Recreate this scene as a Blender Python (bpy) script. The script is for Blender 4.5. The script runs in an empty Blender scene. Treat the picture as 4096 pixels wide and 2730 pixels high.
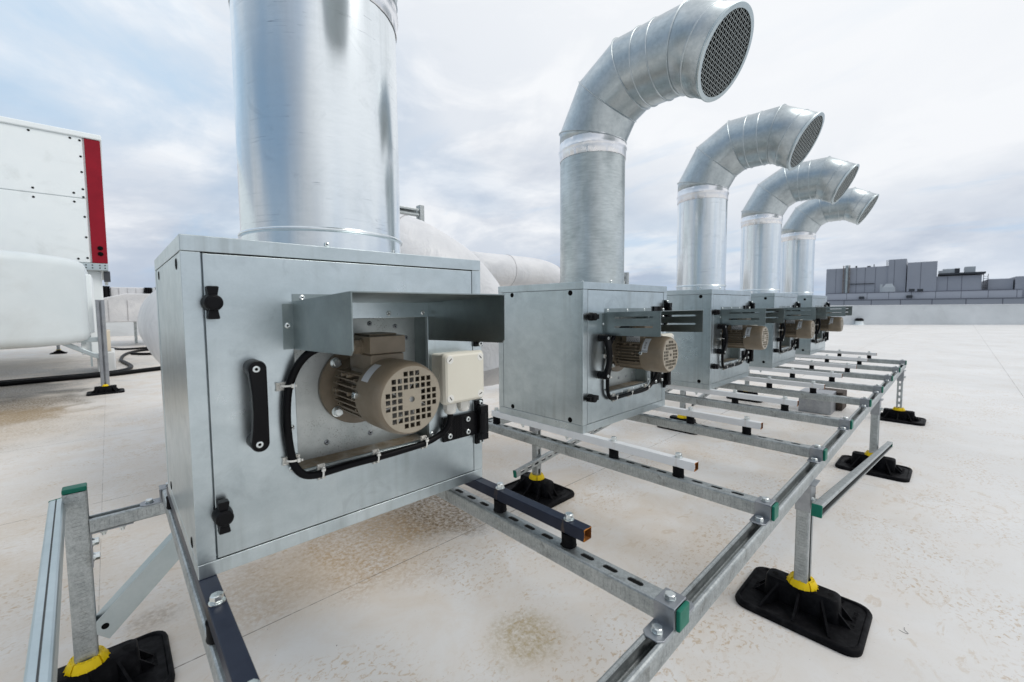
import bpy, bmesh, math, random
from math import sin, cos, pi, radians, sqrt, atan2
from mathutils import Vector, Matrix
random.seed(7)
C = bpy.context.scene.collection
S = 0.66            # one drawing unit (height of the near cabinet) in metres
G = 0.99            # cabinet underside above the roof, in drawing units
def L(x, y, z): return Vector((x*S, y*S, (z+G)*S))

# ------------------------------------------------------------ camera
scn = bpy.context.scene
cam = bpy.data.objects.new('camera', bpy.data.cameras.new('camera'))
C.objects.link(cam); scn.camera = cam
def camrot(a, b, c):
    f = Vector((sin(a)*cos(b), cos(a)*cos(b), sin(b)))
    r = Vector((cos(a), -sin(a), 0)); u = r.cross(f)
    return r*cos(c)+u*sin(c), -r*sin(c)+u*cos(c), f
R_, U_, F_ = camrot(0.7521, -0.0632, -0.0080)
M = Matrix((R_, U_, -F_)).transposed().to_4x4(); M.translation = L(-0.1529, -1.4800, 0.7894)
cam.matrix_world = M
cam.data.sensor_fit = 'HORIZONTAL'; cam.data.sensor_width = 36; cam.data.lens = 14.884
cam.data.shift_x = 0.00685; cam.data.shift_y = -0.00682
cam.data.clip_start = 0.02; cam.data.clip_end = 3000
cam.data.dof.use_dof = True; cam.data.dof.focus_distance = 1.5; cam.data.dof.aperture_fstop = 4.5

# ------------------------------------------------------------ sky and sun
SUN_EL, SUN_AZ = radians(48), radians(150)
w = bpy.data.worlds.new("World"); scn.world = w; w.use_nodes = True
nt = w.node_tree; nt.nodes.clear()
def N(nt, t, **k):
    n = nt.nodes.new(t)
    for a, b in k.items(): setattr(n, a, b)
    return n
def ramp(nt, inp, stops, interp='LINEAR'):
    r = N(nt, 'ShaderNodeValToRGB'); r.color_ramp.interpolation = interp
    e = r.color_ramp.elements
    while len(e) < len(stops): e.new(0.5)
    for i, (p, c) in enumerate(stops):
        e[i].position = p
        e[i].color = (c, c, c, 1) if isinstance(c, (int, float)) else (*c, 1)
    nt.links.new(inp, r.inputs[0]); return r.outputs[0]
def mixc(nt, fac, a, b, mode='MIX'):
    m = N(nt, 'ShaderNodeMix', data_type='RGBA', blend_type=mode)
    for i, v in ((0, fac), (6, a), (7, b)):
        if hasattr(v, 'node'): nt.links.new(v, m.inputs[i])
        elif isinstance(v, (int, float)): m.inputs[i].default_value = v if i == 0 else (v, v, v, 1)
        else: m.inputs[i].default_value = (*v, 1)
    return m.outputs[2]
def mth(nt, op, a, b=None, c=None, clamp=False):
    m = N(nt, 'ShaderNodeMath', operation=op); m.use_clamp = clamp
    for i, v in enumerate((a, b, c)):
        if v is None: continue
        if hasattr(v, 'node'): nt.links.new(v, m.inputs[i])
        else: m.inputs[i].default_value = v
    return m.outputs[0]
def noise(nt, vec, scale, detail=4, rough=.55, dist=0, sc3=None, loc=(0,0,0), rot=(0,0,0)):
    mp = N(nt, 'ShaderNodeMapping'); nt.links.new(vec, mp.inputs[0])
    mp.inputs[1].default_value = loc; mp.inputs[2].default_value = rot
    mp.inputs[3].default_value = sc3 or (1,1,1)
    n = N(nt, 'ShaderNodeTexNoise'); nt.links.new(mp.outputs[0], n.inputs['Vector'])
    n.inputs['Scale'].default_value = scale; n.inputs['Detail'].default_value = detail
    n.inputs['Roughness'].default_value = rough; n.inputs['Distortion'].default_value = dist
    return n.outputs['Fac']
tc = N(nt, 'ShaderNodeTexCoord'); dirv = tc.outputs['Generated']
sky = N(nt, 'ShaderNodeTexSky', sky_type='NISHITA'); sky.sun_disc = False
sky.sun_elevation = SUN_EL; sky.sun_rotation = SUN_AZ
sep = N(nt, 'ShaderNodeSeparateXYZ'); nt.links.new(dirv, sep.inputs[0])
el = sep.outputs[2]
# flat cloud layer: project direction on a plane overhead so bands flatten near the horizon
den = mth(nt, 'ADD', mth(nt, 'MAXIMUM', el, 0.0), 0.16)
px = mth(nt, 'DIVIDE', sep.outputs[0], den); py = mth(nt, 'DIVIDE', sep.outputs[1], den)
cmb = N(nt, 'ShaderNodeCombineXYZ'); nt.links.new(px, cmb.inputs[0]); nt.links.new(py, cmb.inputs[1])
n1 = mth(nt, 'ADD', mth(nt, 'MULTIPLY', noise(nt, cmb.outputs[0], 0.62, 7, .58, .35, loc=(1.3, 4.1, .7)), .5), mth(nt, 'MULTIPLY', noise(nt, dirv, 1.9, 7, .58, .5, loc=(2, 5, 1), sc3=(1, 1, 1.9)), .5))
n2 = noise(nt, dirv, 3.4, 7, .58, .35, loc=(6, 2, 3), sc3=(1, 1, 2.3))
n3 = noise(nt, cmb.outputs[0], 0.35, 3, .5, 0, loc=(3.5, 0.4, 1))
K = 10.0
white = (.89*K, .91*K, .94*K); grey = (.36*K, .43*K, .555*K); pale = (.55*K, .62*K, .72*K); blue = (.36*K, .58*K, .83*K)
cl = mixc(nt, ramp(nt, n1, [(.43, 0), (.54, 1)]), grey, white)
cl = mixc(nt, mth(nt, 'MULTIPLY', ramp(nt, n2, [(.42, 1), (.56, 0)]), .65), cl, pale)
hz = ramp(nt, el, [(0.0, 0), (0.10, .12), (0.32, .45), (0.6, .8)])
up = mixc(nt, ramp(nt, n3, [(.35, .2), (.58, 1)]), cl, white)
cl = mixc(nt, hz, cl, up)
side = ramp(nt, mth(nt, 'SUBTRACT', sep.outputs[0], sep.outputs[1]), [(-.1, 0), (.6, .85)])
cl = mixc(nt, mth(nt, 'MULTIPLY', side, ramp(nt, el, [(.06, 0), (.35, 1)])), cl, white)
low = ramp(nt, el, [(0.0, .9), (0.05, .35), (0.14, 0)])
cl = mixc(nt, low, cl, (.58*K, .67*K, .80*K))
# thin streaks of blue near the horizon
st = noise(nt, cmb.outputs[0], 2.4, 5, .55, .2, sc3=(1, .35, 1), rot=(0, 0, .6), loc=(2, 7, 1))
cl = mixc(nt, mth(nt, 'MULTIPLY', ramp(nt, st, [(.56, 0), (.68, .6)]), ramp(nt, el, [(.0, .3), (.08, 1), (.3, .5), (.5, 0)])), cl, (.44*K, .62*K, .83*K))
lf = mth(nt, 'SUBTRACT', sep.outputs[1], mth(nt, 'MULTIPLY', sep.outputs[0], .9))
lfm = mth(nt, 'MULTIPLY', ramp(nt, lf, [(.25, 0), (.75, 1)]), ramp(nt, n1, [(.40, 1), (.56, .1)]))
cl = mixc(nt, mth(nt, 'MULTIPLY', lfm, ramp(nt, el, [(.18, 0), (.36, .75)])), cl, (.42*K, .66*K, .90*K))
lfl = mth(nt, 'MULTIPLY', ramp(nt, lf, [(-.1, .25), (.5, .8)]), ramp(nt, el, [(.05, .9), (.30, 0)]))
cl = mixc(nt, mth(nt, 'MULTIPLY', lfl, ramp(nt, n2, [(.36, 1), (.60, .35)])), cl, (.42*K, .49*K, .61*K))
# open blue sky behind and left of the camera, small gaps elsewhere
behind = ramp(nt, mth(nt, 'ADD', mth(nt, 'MULTIPLY', sep.outputs[0], -.75), mth(nt, 'MULTIPLY', sep.outputs[1], -.65)), [(.30, 0), (.75, .13)])
gap = ramp(nt, mth(nt, 'SUBTRACT', n3, behind), [(.33, 1), (.47, 0)])
gap = mth(nt, 'MULTIPLY', gap, .7)
skyb = mixc(nt, .5, sky.outputs[0], blue)
col = mixc(nt, gap, cl, skyb)
# unseen sky on the -X side darkened to deepen reflections in the metal
dk = mth(nt, 'MULTIPLY_ADD', mth(nt, 'MULTIPLY', mth(nt, 'ADD', mth(nt, 'ADD', sep.outputs[0], mth(nt, 'MULTIPLY', sep.outputs[2], .3)), .62), 2.0, clamp=True), .32, .68)
col = mixc(nt, 1.0, col, dk, 'MULTIPLY')
bg = N(nt, 'ShaderNodeBackground'); nt.links.new(col, bg.inputs[0]); bg.inputs[1].default_value = 0.10
out = N(nt, 'ShaderNodeOutputWorld'); nt.links.new(bg.outputs[0], out.inputs[0])

sun = bpy.data.objects.new('sun', bpy.data.lights.new('sun', 'SUN')); C.objects.link(sun)
sun.data.energy = 1.0; sun.data.angle = radians(22); sun.data.color = (1, .96, .90)
sd = Vector((sin(SUN_AZ)*cos(SUN_EL), cos(SUN_AZ)*cos(SUN_EL), sin(SUN_EL)))
sun.rotation_euler = (-sd).to_track_quat('-Z', 'Y').to_euler()
scn.view_settings.view_transform = 'Standard'; scn.view_settings.look = 'None'
scn.view_settings.exposure = 0.06; scn.view_settings.gamma = 1.0
scn.cycles.max_bounces = 8; scn.cycles.glossy_bounces = 6

# ------------------------------------------------------------ materials
def mat(name, base=(.5,.5,.5), rough=.5, metal=0.0, fn=None, spec=None, bump=None):
    m = bpy.data.materials.new(name); m.use_nodes = True
    nt = m.node_tree; p = nt.nodes['Principled BSDF']
    p.inputs['Base Color'].default_value = (*base, 1)
    p.inputs['Roughness'].default_value = rough; p.inputs['Metallic'].default_value = metal
    if spec is not None: p.inputs['Specular IOR Level'].default_value = spec
    if fn: fn(nt, p)
    return m
def setin(nt, p, name, v): nt.links.new(v, p.inputs[name])
def coords(nt): return N(nt, 'ShaderNodeTexCoord').outputs['Object']
def bumpn(nt, p, h, strength, dist):
    b = N(nt, 'ShaderNodeBump'); b.inputs['Strength'].default_value = strength
    b.inputs['Distance'].default_value = dist; nt.links.new(h, b.inputs['Height'])
    nt.links.new(b.outputs[0], p.inputs['Normal'])

def zinc_fn(dark, light, r0, r1, scale=22, streak=(1, 1, .25), dirt=.25, bump=.0, speck=0, drip=0, scratch=0):
    def fn(nt, p):
        o = coords(nt)
        inf = N(nt, 'ShaderNodeObjectInfo')
        add = N(nt, 'ShaderNodeVectorMath', operation='ADD'); nt.links.new(o, add.inputs[0])
        rv = N(nt, 'ShaderNodeCombineXYZ')
        for i in range(3): nt.links.new(mth(nt, 'MULTIPLY', inf.outputs['Random'], 7.0+3*i), rv.inputs[i])
        nt.links.new(rv.outputs[0], add.inputs[1]); v = add.outputs[0]
        a = noise(nt, v, scale, 5, .6, .3, sc3=streak)
        b = noise(nt, v, scale*.12, 4, .55, .6)
        c_ = noise(nt, v, scale*12, 2, .5)
        f = mth(nt, 'ADD', mth(nt, 'MULTIPLY', a, .40), mth(nt, 'MULTIPLY', b, .50))
        f = mth(nt, 'ADD', f, mth(nt, 'MULTIPLY', c_, .10))
        col = mixc(nt, ramp(nt, f, [(.34, 0), (.64, 1)]), dark, light)
        d = ramp(nt, noise(nt, v, 5, 6, .65, .8, sc3=(1, 1, .3)), [(.56, 0), (.72, 1)])
        col = mixc(nt, mth(nt, 'MULTIPLY', d, dirt), col, (.42, .40, .34))
        if scratch:
            for k_, sc_ in enumerate(((.03, .03, 1), (.06, .02, 1))):
                hs = ramp(nt, noise(nt, v, 130, 2, .5, .25, sc3=sc_, loc=(k_*3, 1, 2), rot=(.10*(1-2*k_), .05, 0)), [(.66, 0), (.675, 1), (.69, 0)])
                hm = ramp(nt, noise(nt, v, 6, 3, .6, loc=(k_, 5, 0)), [(.50, 0), (.60, 1)])
                col = mixc(nt, mth(nt, 'MULTIPLY', mth(nt, 'MULTIPLY', hs, hm), scratch), col, (.34,.38,.42))
        if drip:
                dr = ramp(nt, noise(nt, v, 30, 4, .6, .1, sc3=(1, 1, .035)), [(.50, 0), (.68, 1)])
                dm = ramp(nt, noise(nt, v, 3, 3, .5), [(.42, 0), (.62, 1)])
                col = mixc(nt, mth(nt, 'MULTIPLY', mth(nt, 'MULTIPLY', dr, dm), drip*.6), col, (.36,.40,.40))
                sm = ramp(nt, noise(nt, v, 9, 4, .65, 1.4, loc=(4, 1, 2)), [(.58, 0), (.70, 1)])
                col = mixc(nt, mth(nt, 'MULTIPLY', sm, drip*.4), col, (.36,.41,.43))
        if speck:
            sp = ramp(nt, noise(nt, v, 420, 1, .5), [(.64, 0), (.70, 1)])
            spm = ramp(nt, noise(nt, v, 14, 3, .6), [(.42, 0), (.62, 1)])
            col = mixc(nt, mth(nt, 'MULTIPLY', mth(nt, 'MULTIPLY', sp, spm), speck), col, (.10, .08, .06))
        setin(nt, p, 'Base Color', col)
        setin(nt, p, 'Roughness', ramp(nt, f, [(.3, r1), (.7, r0)]))
        met = mth(nt, 'SUBTRACT', 1.0, mth(nt, 'MULTIPLY', d, dirt*.8)); setin(nt, p, 'Metallic', met)
        if bump: bumpn(nt, p, a, bump, .002)
    return fn
Z_cab = mat('zinc_sheet', metal=1, fn=zinc_fn((.445,.51,.53), (.61,.675,.695), .25, .38, 20, (.8, .8, 1.2), .14, 0, 0, .9))
Z_pipe = mat('zinc_pipe_bright', metal=1, fn=zinc_fn((.76,.805,.825), (.84,.88,.90), .15, .23, 18, (1, 1, 4.0), .05, .004, 0, .35, .8))
Z_dull = mat('zinc_pipe_dull', metal=1, fn=zinc_fn((.40,.445,.445), (.66,.70,.695), .28, .42, 70, (.35, .35, 1.8), .18, .10))
Z_elbow = mat('zinc_elbow', metal=1, fn=zinc_fn((.38,.43,.455), (.58,.63,.65), .27, .40, 60, (1, 1, 1), .14, .06))
Z_tape = mat('aluminium_tape', metal=1, fn=zinc_fn((.84,.84,.86), (.95,.95,.96), .22, .40, 40, (1, 1, .6), .05, .5))
Z_recess = mat('zinc_speckled', metal=.8, fn=zinc_fn((.40,.43,.42), (.54,.56,.545), .38, .52, 30, (1, 1, 1), .18, 0, .8))
Z_plate = mat('zinc_bracket', metal=1, fn=zinc_fn((.28,.295,.32), (.42,.44,.46), .34, .48, 45, (1, 1, 1), .2, .1))
Z_smooth = mat('zinc_smooth', metal=1, fn=zinc_fn((.46,.53,.545), (.58,.64,.655), .34, .44, 12, (1, 1, 1), .08, 0))
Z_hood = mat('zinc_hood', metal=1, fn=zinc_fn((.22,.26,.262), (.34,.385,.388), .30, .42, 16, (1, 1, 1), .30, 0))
def strut_fn(nt, p):
    o = coords(nt)
    a = noise(nt, o, 70, 5, .65, .3); b = noise(nt, o, 9, 5, .6, .8)
    c4 = noise(nt, o, 260, 3, .6)
    f = mth(nt, 'ADD', mth(nt, 'ADD', mth(nt, 'MULTIPLY', a, .4), mth(nt, 'MULTIPLY', b, .25)), mth(nt, 'MULTIPLY', c4, .35))
    col = mixc(nt, ramp(nt, f, [(.38, 0), (.60, 1)]), (.34, .365, .37), (.53, .56, .56))
    s = N(nt, 'ShaderNodeSeparateXYZ'); nt.links.new(o, s.inputs[0])
    x, y, z = s.outputs
    def ticks(pitch, wd, half):
        fr = mth(nt, 'FRACT', mth(nt, 'DIVIDE', x, pitch))
        t = mth(nt, 'LESS_THAN', fr, wd/pitch)
        return mth(nt, 'MULTIPLY', t, mth(nt, 'LESS_THAN', mth(nt, 'ABSOLUTE', z), half))
    tk = mth(nt, 'MAXIMUM', ticks(.0109, .0009, .0085), ticks(.0545, .0010, .013))
    onside = mth(nt, 'GREATER_THAN', mth(nt, 'ABSOLUTE', y), .0195)
    wear = ramp(nt, noise(nt, o, 25, 3, .6), [(.40, .25), (.60, 1)])
    tk = mth(nt, 'MULTIPLY', mth(nt, 'MULTIPLY', tk, onside), wear)
    col = mixc(nt, mth(nt, 'MULTIPLY', tk, .75), col, (.10, .10, .10))
    d = ramp(nt, noise(nt, o, 16, 6, .7, 1.2), [(.58, 0), (.68, 1)])
    col = mixc(nt, mth(nt, 'MULTIPLY', d, .4), col, (.14, .14, .12))
    st = ramp(nt, noise(nt, o, 3.1, 4, .6, .5, loc=(.4, 2, 1)), [(.66, 0), (.74, 1)])
    col = mixc(nt, mth(nt, 'MULTIPLY', st, .6), col, (.55, .42, .20))
    setin(nt, p, 'Base Color', col); setin(nt, p, 'Roughness', ramp(nt, f, [(.3, .60), (.7, .44)]))
    setin(nt, p, 'Metallic', mth(nt, 'SUBTRACT', 1.0, mth(nt, 'MULTIPLY', st, .7)))
    bumpn(nt, p, a, .08, .001)
Z_strut = mat('zinc_strut', metal=1, fn=strut_fn)
Z_inner = mat('zinc_inside_shade', (.10,.105,.105), .6, .6)  # dark colour stands in for the shade inside the channels
ductShadeM = mat('duct_inside_shade', (.018,.020,.020), .7, .3)  # near-black colour paints the darkness inside the ducts
Z_bolt = mat('zinc_bolt', (.72,.76,.76), .28, 1, fn=zinc_fn((.62,.67,.67), (.80,.83,.82), .22, .36, 90, (1,1,1), .15))
def rubber_fn(nt, p):
    o = coords(nt); a = noise(nt, o, 30, 6, .65, .4); b = noise(nt, o, 7, 5, .6, 1)
    c = mixc(nt, ramp(nt, a, [(.45, 0), (.75, 1)]), (.004, .004, .005), (.013, .013, .015))
    c = mixc(nt, mth(nt, 'MULTIPLY', ramp(nt, b, [(.58, 0), (.74, 1)]), .22), c, (.10, .10, .10))
    setin(nt, p, 'Base Color', c); setin(nt, p, 'Roughness', ramp(nt, a, [(.3, .62), (.7, .45)]))
    bumpn(nt, p, a, .15, .001)
rubber = mat('black_rubber', fn=rubber_fn, spec=.08)
black = mat('black_plastic', (.005, .005, .006), .36, spec=.14)
cableM = mat('black_cable', (.004, .004, .005), .45, spec=.12)
holeM = mat('dark_plug_and_hole_shade', (.004, .004, .004), .7, spec=.08)  # real plugs, and flat black discs painting the dark of holes and recesses
def noisy(a, b, sc=20, r=.45, bump=0, dirt=None, dsc=4):
    def fn(nt, p):
        o = coords(nt); f = noise(nt, o, sc, 5, .6, .4)
        c = mixc(nt, ramp(nt, f, [(.35, 0), (.65, 1)]), a, b)
        if dirt:
            c = mixc(nt, mth(nt, 'MULTIPLY', ramp(nt, noise(nt, o, dsc, 6, .65, .8), [(.54, 0), (.72, 1)]), dirt[1]), c, dirt[0])
        setin(nt, p, 'Base Color', c)
        setin(nt, p, 'Roughness', ramp(nt, f, [(.3, r+.08), (.7, r-.05)]))
        if bump: bumpn(nt, p, f, bump, .002)
    return fn
taupe = mat('taupe_paint', spec=.4, fn=noisy((.205,.165,.116), (.238,.193,.140), 30, .36, .02, ((.16,.14,.11), .4), 12))
taupe_face = mat('taupe_grille', spec=.4, fn=noisy((.31,.272,.212), (.34,.30,.235), 40, .36, .02, ((.17,.14,.10), .35), 14))
cream = mat('cream_plastic', fn=noisy((.70,.67,.57), (.73,.70,.60), 8, .34))
disk = mat('pale_plastic', (.76,.75,.70), .35)
tieM = mat('natural_nylon', (.74,.72,.66), .40)
fanM = mat('pale_fan_plastic', (.62,.62,.60), .45)
green = mat('green_plastic', spec=.3, fn=noisy((.002,.135,.088), (.003,.16,.105), 20, .40))
yellow = mat('yellow_plastic', spec=.3, fn=noisy((.80,.56,.001), (.88,.62,.002), 12, .38))
sticker = mat('sticker_paper', (.62,.64,.66), .45)
ink = mat('ink', (.03,.03,.035), .5)
def tube_fn(base, dark):
    def fn(nt, p):
        o = coords(nt); f = noise(nt, o, 18, 5, .6, .4)
        c = mixc(nt, ramp(nt, f, [(.3, 0), (.7, 1)]), base, dark)
        s = N(nt, 'ShaderNodeSeparateXYZ'); nt.links.new(o, s.inputs[0]); x, y, z = s.outputs
        n = noise(nt, o, 110, 4, .6, .5)
        ed = mth(nt, 'MAXIMUM', ramp(nt, y, [(0.0, 1), (.004, 0)]), ramp(nt, mth(nt, 'MAXIMUM', mth(nt, 'ABSOLUTE', x), mth(nt, 'ABSOLUTE', mth(nt, 'ADD', z, .0149))), [(.0138, 0), (.0152, .22)]))
        big = noise(nt, o, 6, 3, .6)
        rm = ramp(nt, mth(nt, 'ADD', mth(nt, 'MULTIPLY', n, .7), mth(nt, 'MULTIPLY', ed, .35)), [(.60, 0), (.66, 1)])
        rm = mth(nt, 'MULTIPLY', rm, ramp(nt, mth(nt, 'ADD', big, mth(nt, 'MULTIPLY', ed, .2)), [(.52, 0), (.62, 1)]))
        c = mixc(nt, rm, c, (.42, .15, .015))
        # rust runs below the bolts
        for by in (.059, .311):
            near = mth(nt, 'LESS_THAN', mth(nt, 'ABSOLUTE', mth(nt, 'SUBTRACT', y, by)), .012)
            c = mixc(nt, mth(nt, 'MULTIPLY', mth(nt, 'MULTIPLY', near, ramp(nt, noise(nt, o, 60, 3, .6, 0, sc3=(1, 1, .25)), [(.5, 0), (.70, 1)])), .22), c, (.45, .28, .12))
        setin(nt, p, 'Base Color', c); p.inputs['Roughness'].default_value = .36
    return fn
navy = mat('navy_paint', spec=.22, fn=tube_fn((.012,.017,.034), (.020,.027,.048)))
whitep = mat('white_paint', fn=tube_fn((.84,.85,.855), (.78,.79,.80)))
rust = mat('rust', rough=.8, fn=noisy((.09,.028,.006), (.34,.12,.012), 45, .8))
def wrap_fn(nt, p):
    o = coords(nt); a = noise(nt, o, 2.2, 5, .6, 1.0); b = noise(nt, o, 11, 5, .6, .6)
    c = mixc(nt, ramp(nt, a, [(.35, 0), (.62, 1)]), (.62, .63, .65), (.76, .76, .77))
    st = ramp(nt, noise(nt, o, 3, 6, .7, .6, sc3=(1, 1, .3)), [(.55, 0), (.75, 1)])
    c = mixc(nt, mth(nt, 'MULTIPLY', st, .3), c, (.50, .46, .42))
    setin(nt, p, 'Base Color', c); p.inputs['Roughness'].default_value = .38
    h = mth(nt, 'ADD', a, mth(nt, 'MULTIPLY', b, .25)); cr = noise(nt, o, 5, 3, .5, 2.2); h = mth(nt, 'ADD', h, mth(nt, 'MULTIPLY', mth(nt, 'ABSOLUTE', mth(nt, 'SUBTRACT', cr, .5)), -.9)); bumpn(nt, p, h, .26, .045)
wrap = mat('white_insulation_wrap', fn=wrap_fn)
wrap2 = mat('white_insulation_wrap_smooth', fn=noisy((.62,.68,.70), (.68,.735,.75), 1.2, .45, .25, ((.55,.58,.58), .5), 1.0))
ahuW = mat('white_panel', fn=noisy((.84,.89,.90), (.87,.915,.92), 3, .35, 0, ((.66,.70,.70), .5), 2))
ahuR = mat('red_panel', spec=.2, fn=noisy((.24,.006,.018), (.29,.007,.02), 3, .5))
fabricW = mat('white_membrane_wall', fn=noisy((.60,.63,.65), (.68,.71,.73), .8, .5, .3, ((.45,.47,.48), .5), .5))
greyclad = mat('grey_cladding', spec=.2, fn=noisy((.40,.415,.46), (.43,.445,.49), .15, .5))
greyclad2 = mat('grey_cladding_pale', spec=.2, fn=noisy((.50,.515,.56), (.53,.545,.59), .15, .5))
seamM = mat('cladding_joint', (.15,.155,.19), .6)
darkst = mat('dark_steel', (.05,.055,.065), .5)
brownst = mat('rusty_steel', fn=noisy((.16,.11,.08), (.30,.27,.25), 2, .6))
whiteun = mat('pale_unit', (.55,.58,.60), .5)
woodM = mat('cream_board', fn=noisy((.62,.54,.42), (.70,.62,.50), 3, .6))
membW = mat('white_block', (.70,.72,.72), .5)
stone = mat('brown_pebble', (.22,.11,.06), .7)

def roof_fn(nt, p):
    o = coords(nt)
    s = N(nt, 'ShaderNodeSeparateXYZ'); nt.links.new(o, s.inputs[0]); x, y, z = s.outputs
    big = noise(nt, o, .8, 5, .6, .6); mid = noise(nt, o, 3.2, 6, .62, .5)
    c = mixc(nt, ramp(nt, big, [(.35, 0), (.65, 1)]), (.70, .69, .673), (.782, .778, .77))
    def pt(cx, cy, r, soft=.62):
        dx = mth(nt, 'SUBTRACT', x, cx*S); dy = mth(nt, 'SUBTRACT', y, cy*S)
        d = mth(nt, 'SQRT', mth(nt, 'ADD', mth(nt, 'MULTIPLY', dx, dx), mth(nt, 'MULTIPLY', dy, dy)))
        d = mth(nt, 'ADD', d, mth(nt, 'MULTIPLY', mth(nt, 'SUBTRACT', mid, .5), r*S*1.6))
        return ramp(nt, mth(nt, 'DIVIDE', d, r*S), [(1-soft*.95, 1), (1.0, 0)])
    # beige dust film where the deck is sheltered, behind and around the platform
    yy = mth(nt, 'ADD', y, mth(nt, 'MULTIPLY', mth(nt, 'SUBTRACT', big, .5), 1.6))
    film = ramp(nt, mth(nt, 'DIVIDE', mth(nt, 'ADD', yy, 1.2), 4.0), [(0.0, .12), (.22, .5), (.5, .8), (1.0, .5)])
    film = mth(nt, 'MULTIPLY', film, ramp(nt, mth(nt, 'ADD', mth(nt, 'MULTIPLY', mid, .6), mth(nt, 'MULTIPLY', big, .4)), [(.40, .12), (.60, 1)]))
    film = mth(nt, 'MULTIPLY', film, ramp(nt, mth(nt, 'DIVIDE', mth(nt, 'SUBTRACT', x, y), 12.0), [(0.1, 1), (1.0, .15)]))
    c = mixc(nt, mth(nt, 'MULTIPLY', film, .74), c, (.575, .445, .30))
    # small dried-mud flecks, slightly drawn out along the fall of the roof
    fl = noise(nt, o, 62, 4, .62, .8, sc3=(.75, 1, 1), rot=(0, 0, radians(18)))
    patch = ramp(nt, noise(nt, o, 2.1, 5, .62, .4, loc=(3, 1, 0)), [(.46, .06), (.60, 1)])
    fm = mth(nt, 'MULTIPLY', ramp(nt, fl, [(.54, 0), (.64, 1)]), patch)
    c = mixc(nt, mth(nt, 'MULTIPLY', fm, .62), c, (.47, .32, .165))
    fl2 = ramp(nt, noise(nt, o, 17, 6, .7, 1.1, sc3=(.45, 1, 1), rot=(0, 0, radians(30)), loc=(5, 5, 0)), [(.57, 0), (.64, 1)])
    c = mixc(nt, mth(nt, 'MULTIPLY', mth(nt, 'MULTIPLY', fl2, ramp(nt, big, [(.44, .05), (.58, 1)])), .34), c, (.50, .365, .21))
    # particular stains; dark patches under the air handler and duct paint their shade
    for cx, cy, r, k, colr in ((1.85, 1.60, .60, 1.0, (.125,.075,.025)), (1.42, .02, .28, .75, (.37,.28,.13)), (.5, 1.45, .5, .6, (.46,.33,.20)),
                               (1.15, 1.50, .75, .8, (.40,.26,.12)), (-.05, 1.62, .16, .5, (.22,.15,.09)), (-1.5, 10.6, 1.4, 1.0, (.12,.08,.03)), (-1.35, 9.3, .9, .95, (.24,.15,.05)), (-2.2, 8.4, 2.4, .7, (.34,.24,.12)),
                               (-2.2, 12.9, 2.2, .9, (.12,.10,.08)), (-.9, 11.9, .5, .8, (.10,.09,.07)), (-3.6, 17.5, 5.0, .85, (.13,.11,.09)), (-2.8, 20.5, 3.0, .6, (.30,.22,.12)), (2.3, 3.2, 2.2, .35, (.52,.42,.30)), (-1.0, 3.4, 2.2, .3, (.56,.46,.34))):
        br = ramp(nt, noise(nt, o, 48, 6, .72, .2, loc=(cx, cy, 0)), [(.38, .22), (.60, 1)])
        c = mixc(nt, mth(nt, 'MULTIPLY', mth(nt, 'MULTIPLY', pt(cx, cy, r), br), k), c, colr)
    # lap joints between membrane sheets
    def line(v, pos, wd, dark):
        nonlocal c
        d = mth(nt, 'ABSOLUTE', mth(nt, 'SUBTRACT', v, pos*S))
        wob = mth(nt, 'MULTIPLY', mth(nt, 'SUBTRACT', noise(nt, o, 6, 2, .5), .5), .004)
        m = mth(nt, 'LESS_THAN', mth(nt, 'ADD', d, wob), wd)
        m = mth(nt, 'MULTIPLY', m, ramp(nt, noise(nt, o, 14, 3, .6), [(.36, .15), (.5, 1)]))
        c = mixc(nt, mth(nt, 'MULTIPLY', m, dark), c, (.20, .17, .14))
    for yp in (1.11, 3.9, 6.7, -2.4, 10.6, 14.5, -5.2): line(y, yp, .0022, .95)
    for xp in (-.28, 5.25, 11.0, 17.2): line(x, xp, .0014, .5)
    # fine dark grit
    gr = ramp(nt, noise(nt, o, 95, 2, .5, 0, loc=(9, 9, 9)), [(.755, 0), (.775, 1)])
    c = mixc(nt, mth(nt, 'MULTIPLY', gr, .8), c, (.06, .05, .045))
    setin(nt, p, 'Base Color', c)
    setin(nt, p, 'Roughness', ramp(nt, mid, [(.3, .42), (.7, .60)]))
    # woven reinforcement showing through the membrane
    vx = mth(nt, 'SINE', mth(nt, 'MULTIPLY', x, 2*pi/.0034)); vy = mth(nt, 'SINE', mth(nt, 'MULTIPLY', y, 2*pi/.0034))
    h = mth(nt, 'ADD', mth(nt, 'MULTIPLY', mth(nt, 'MULTIPLY', vx, vy), .12), mth(nt, 'ADD', mth(nt, 'MULTIPLY', mid, 1.0), mth(nt, 'MULTIPLY', fl, .25)))
    bumpn(nt, p, h, .30, .004)
roofM = mat('roof_membrane', rough=.5, spec=.22, fn=roof_fn)

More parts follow.
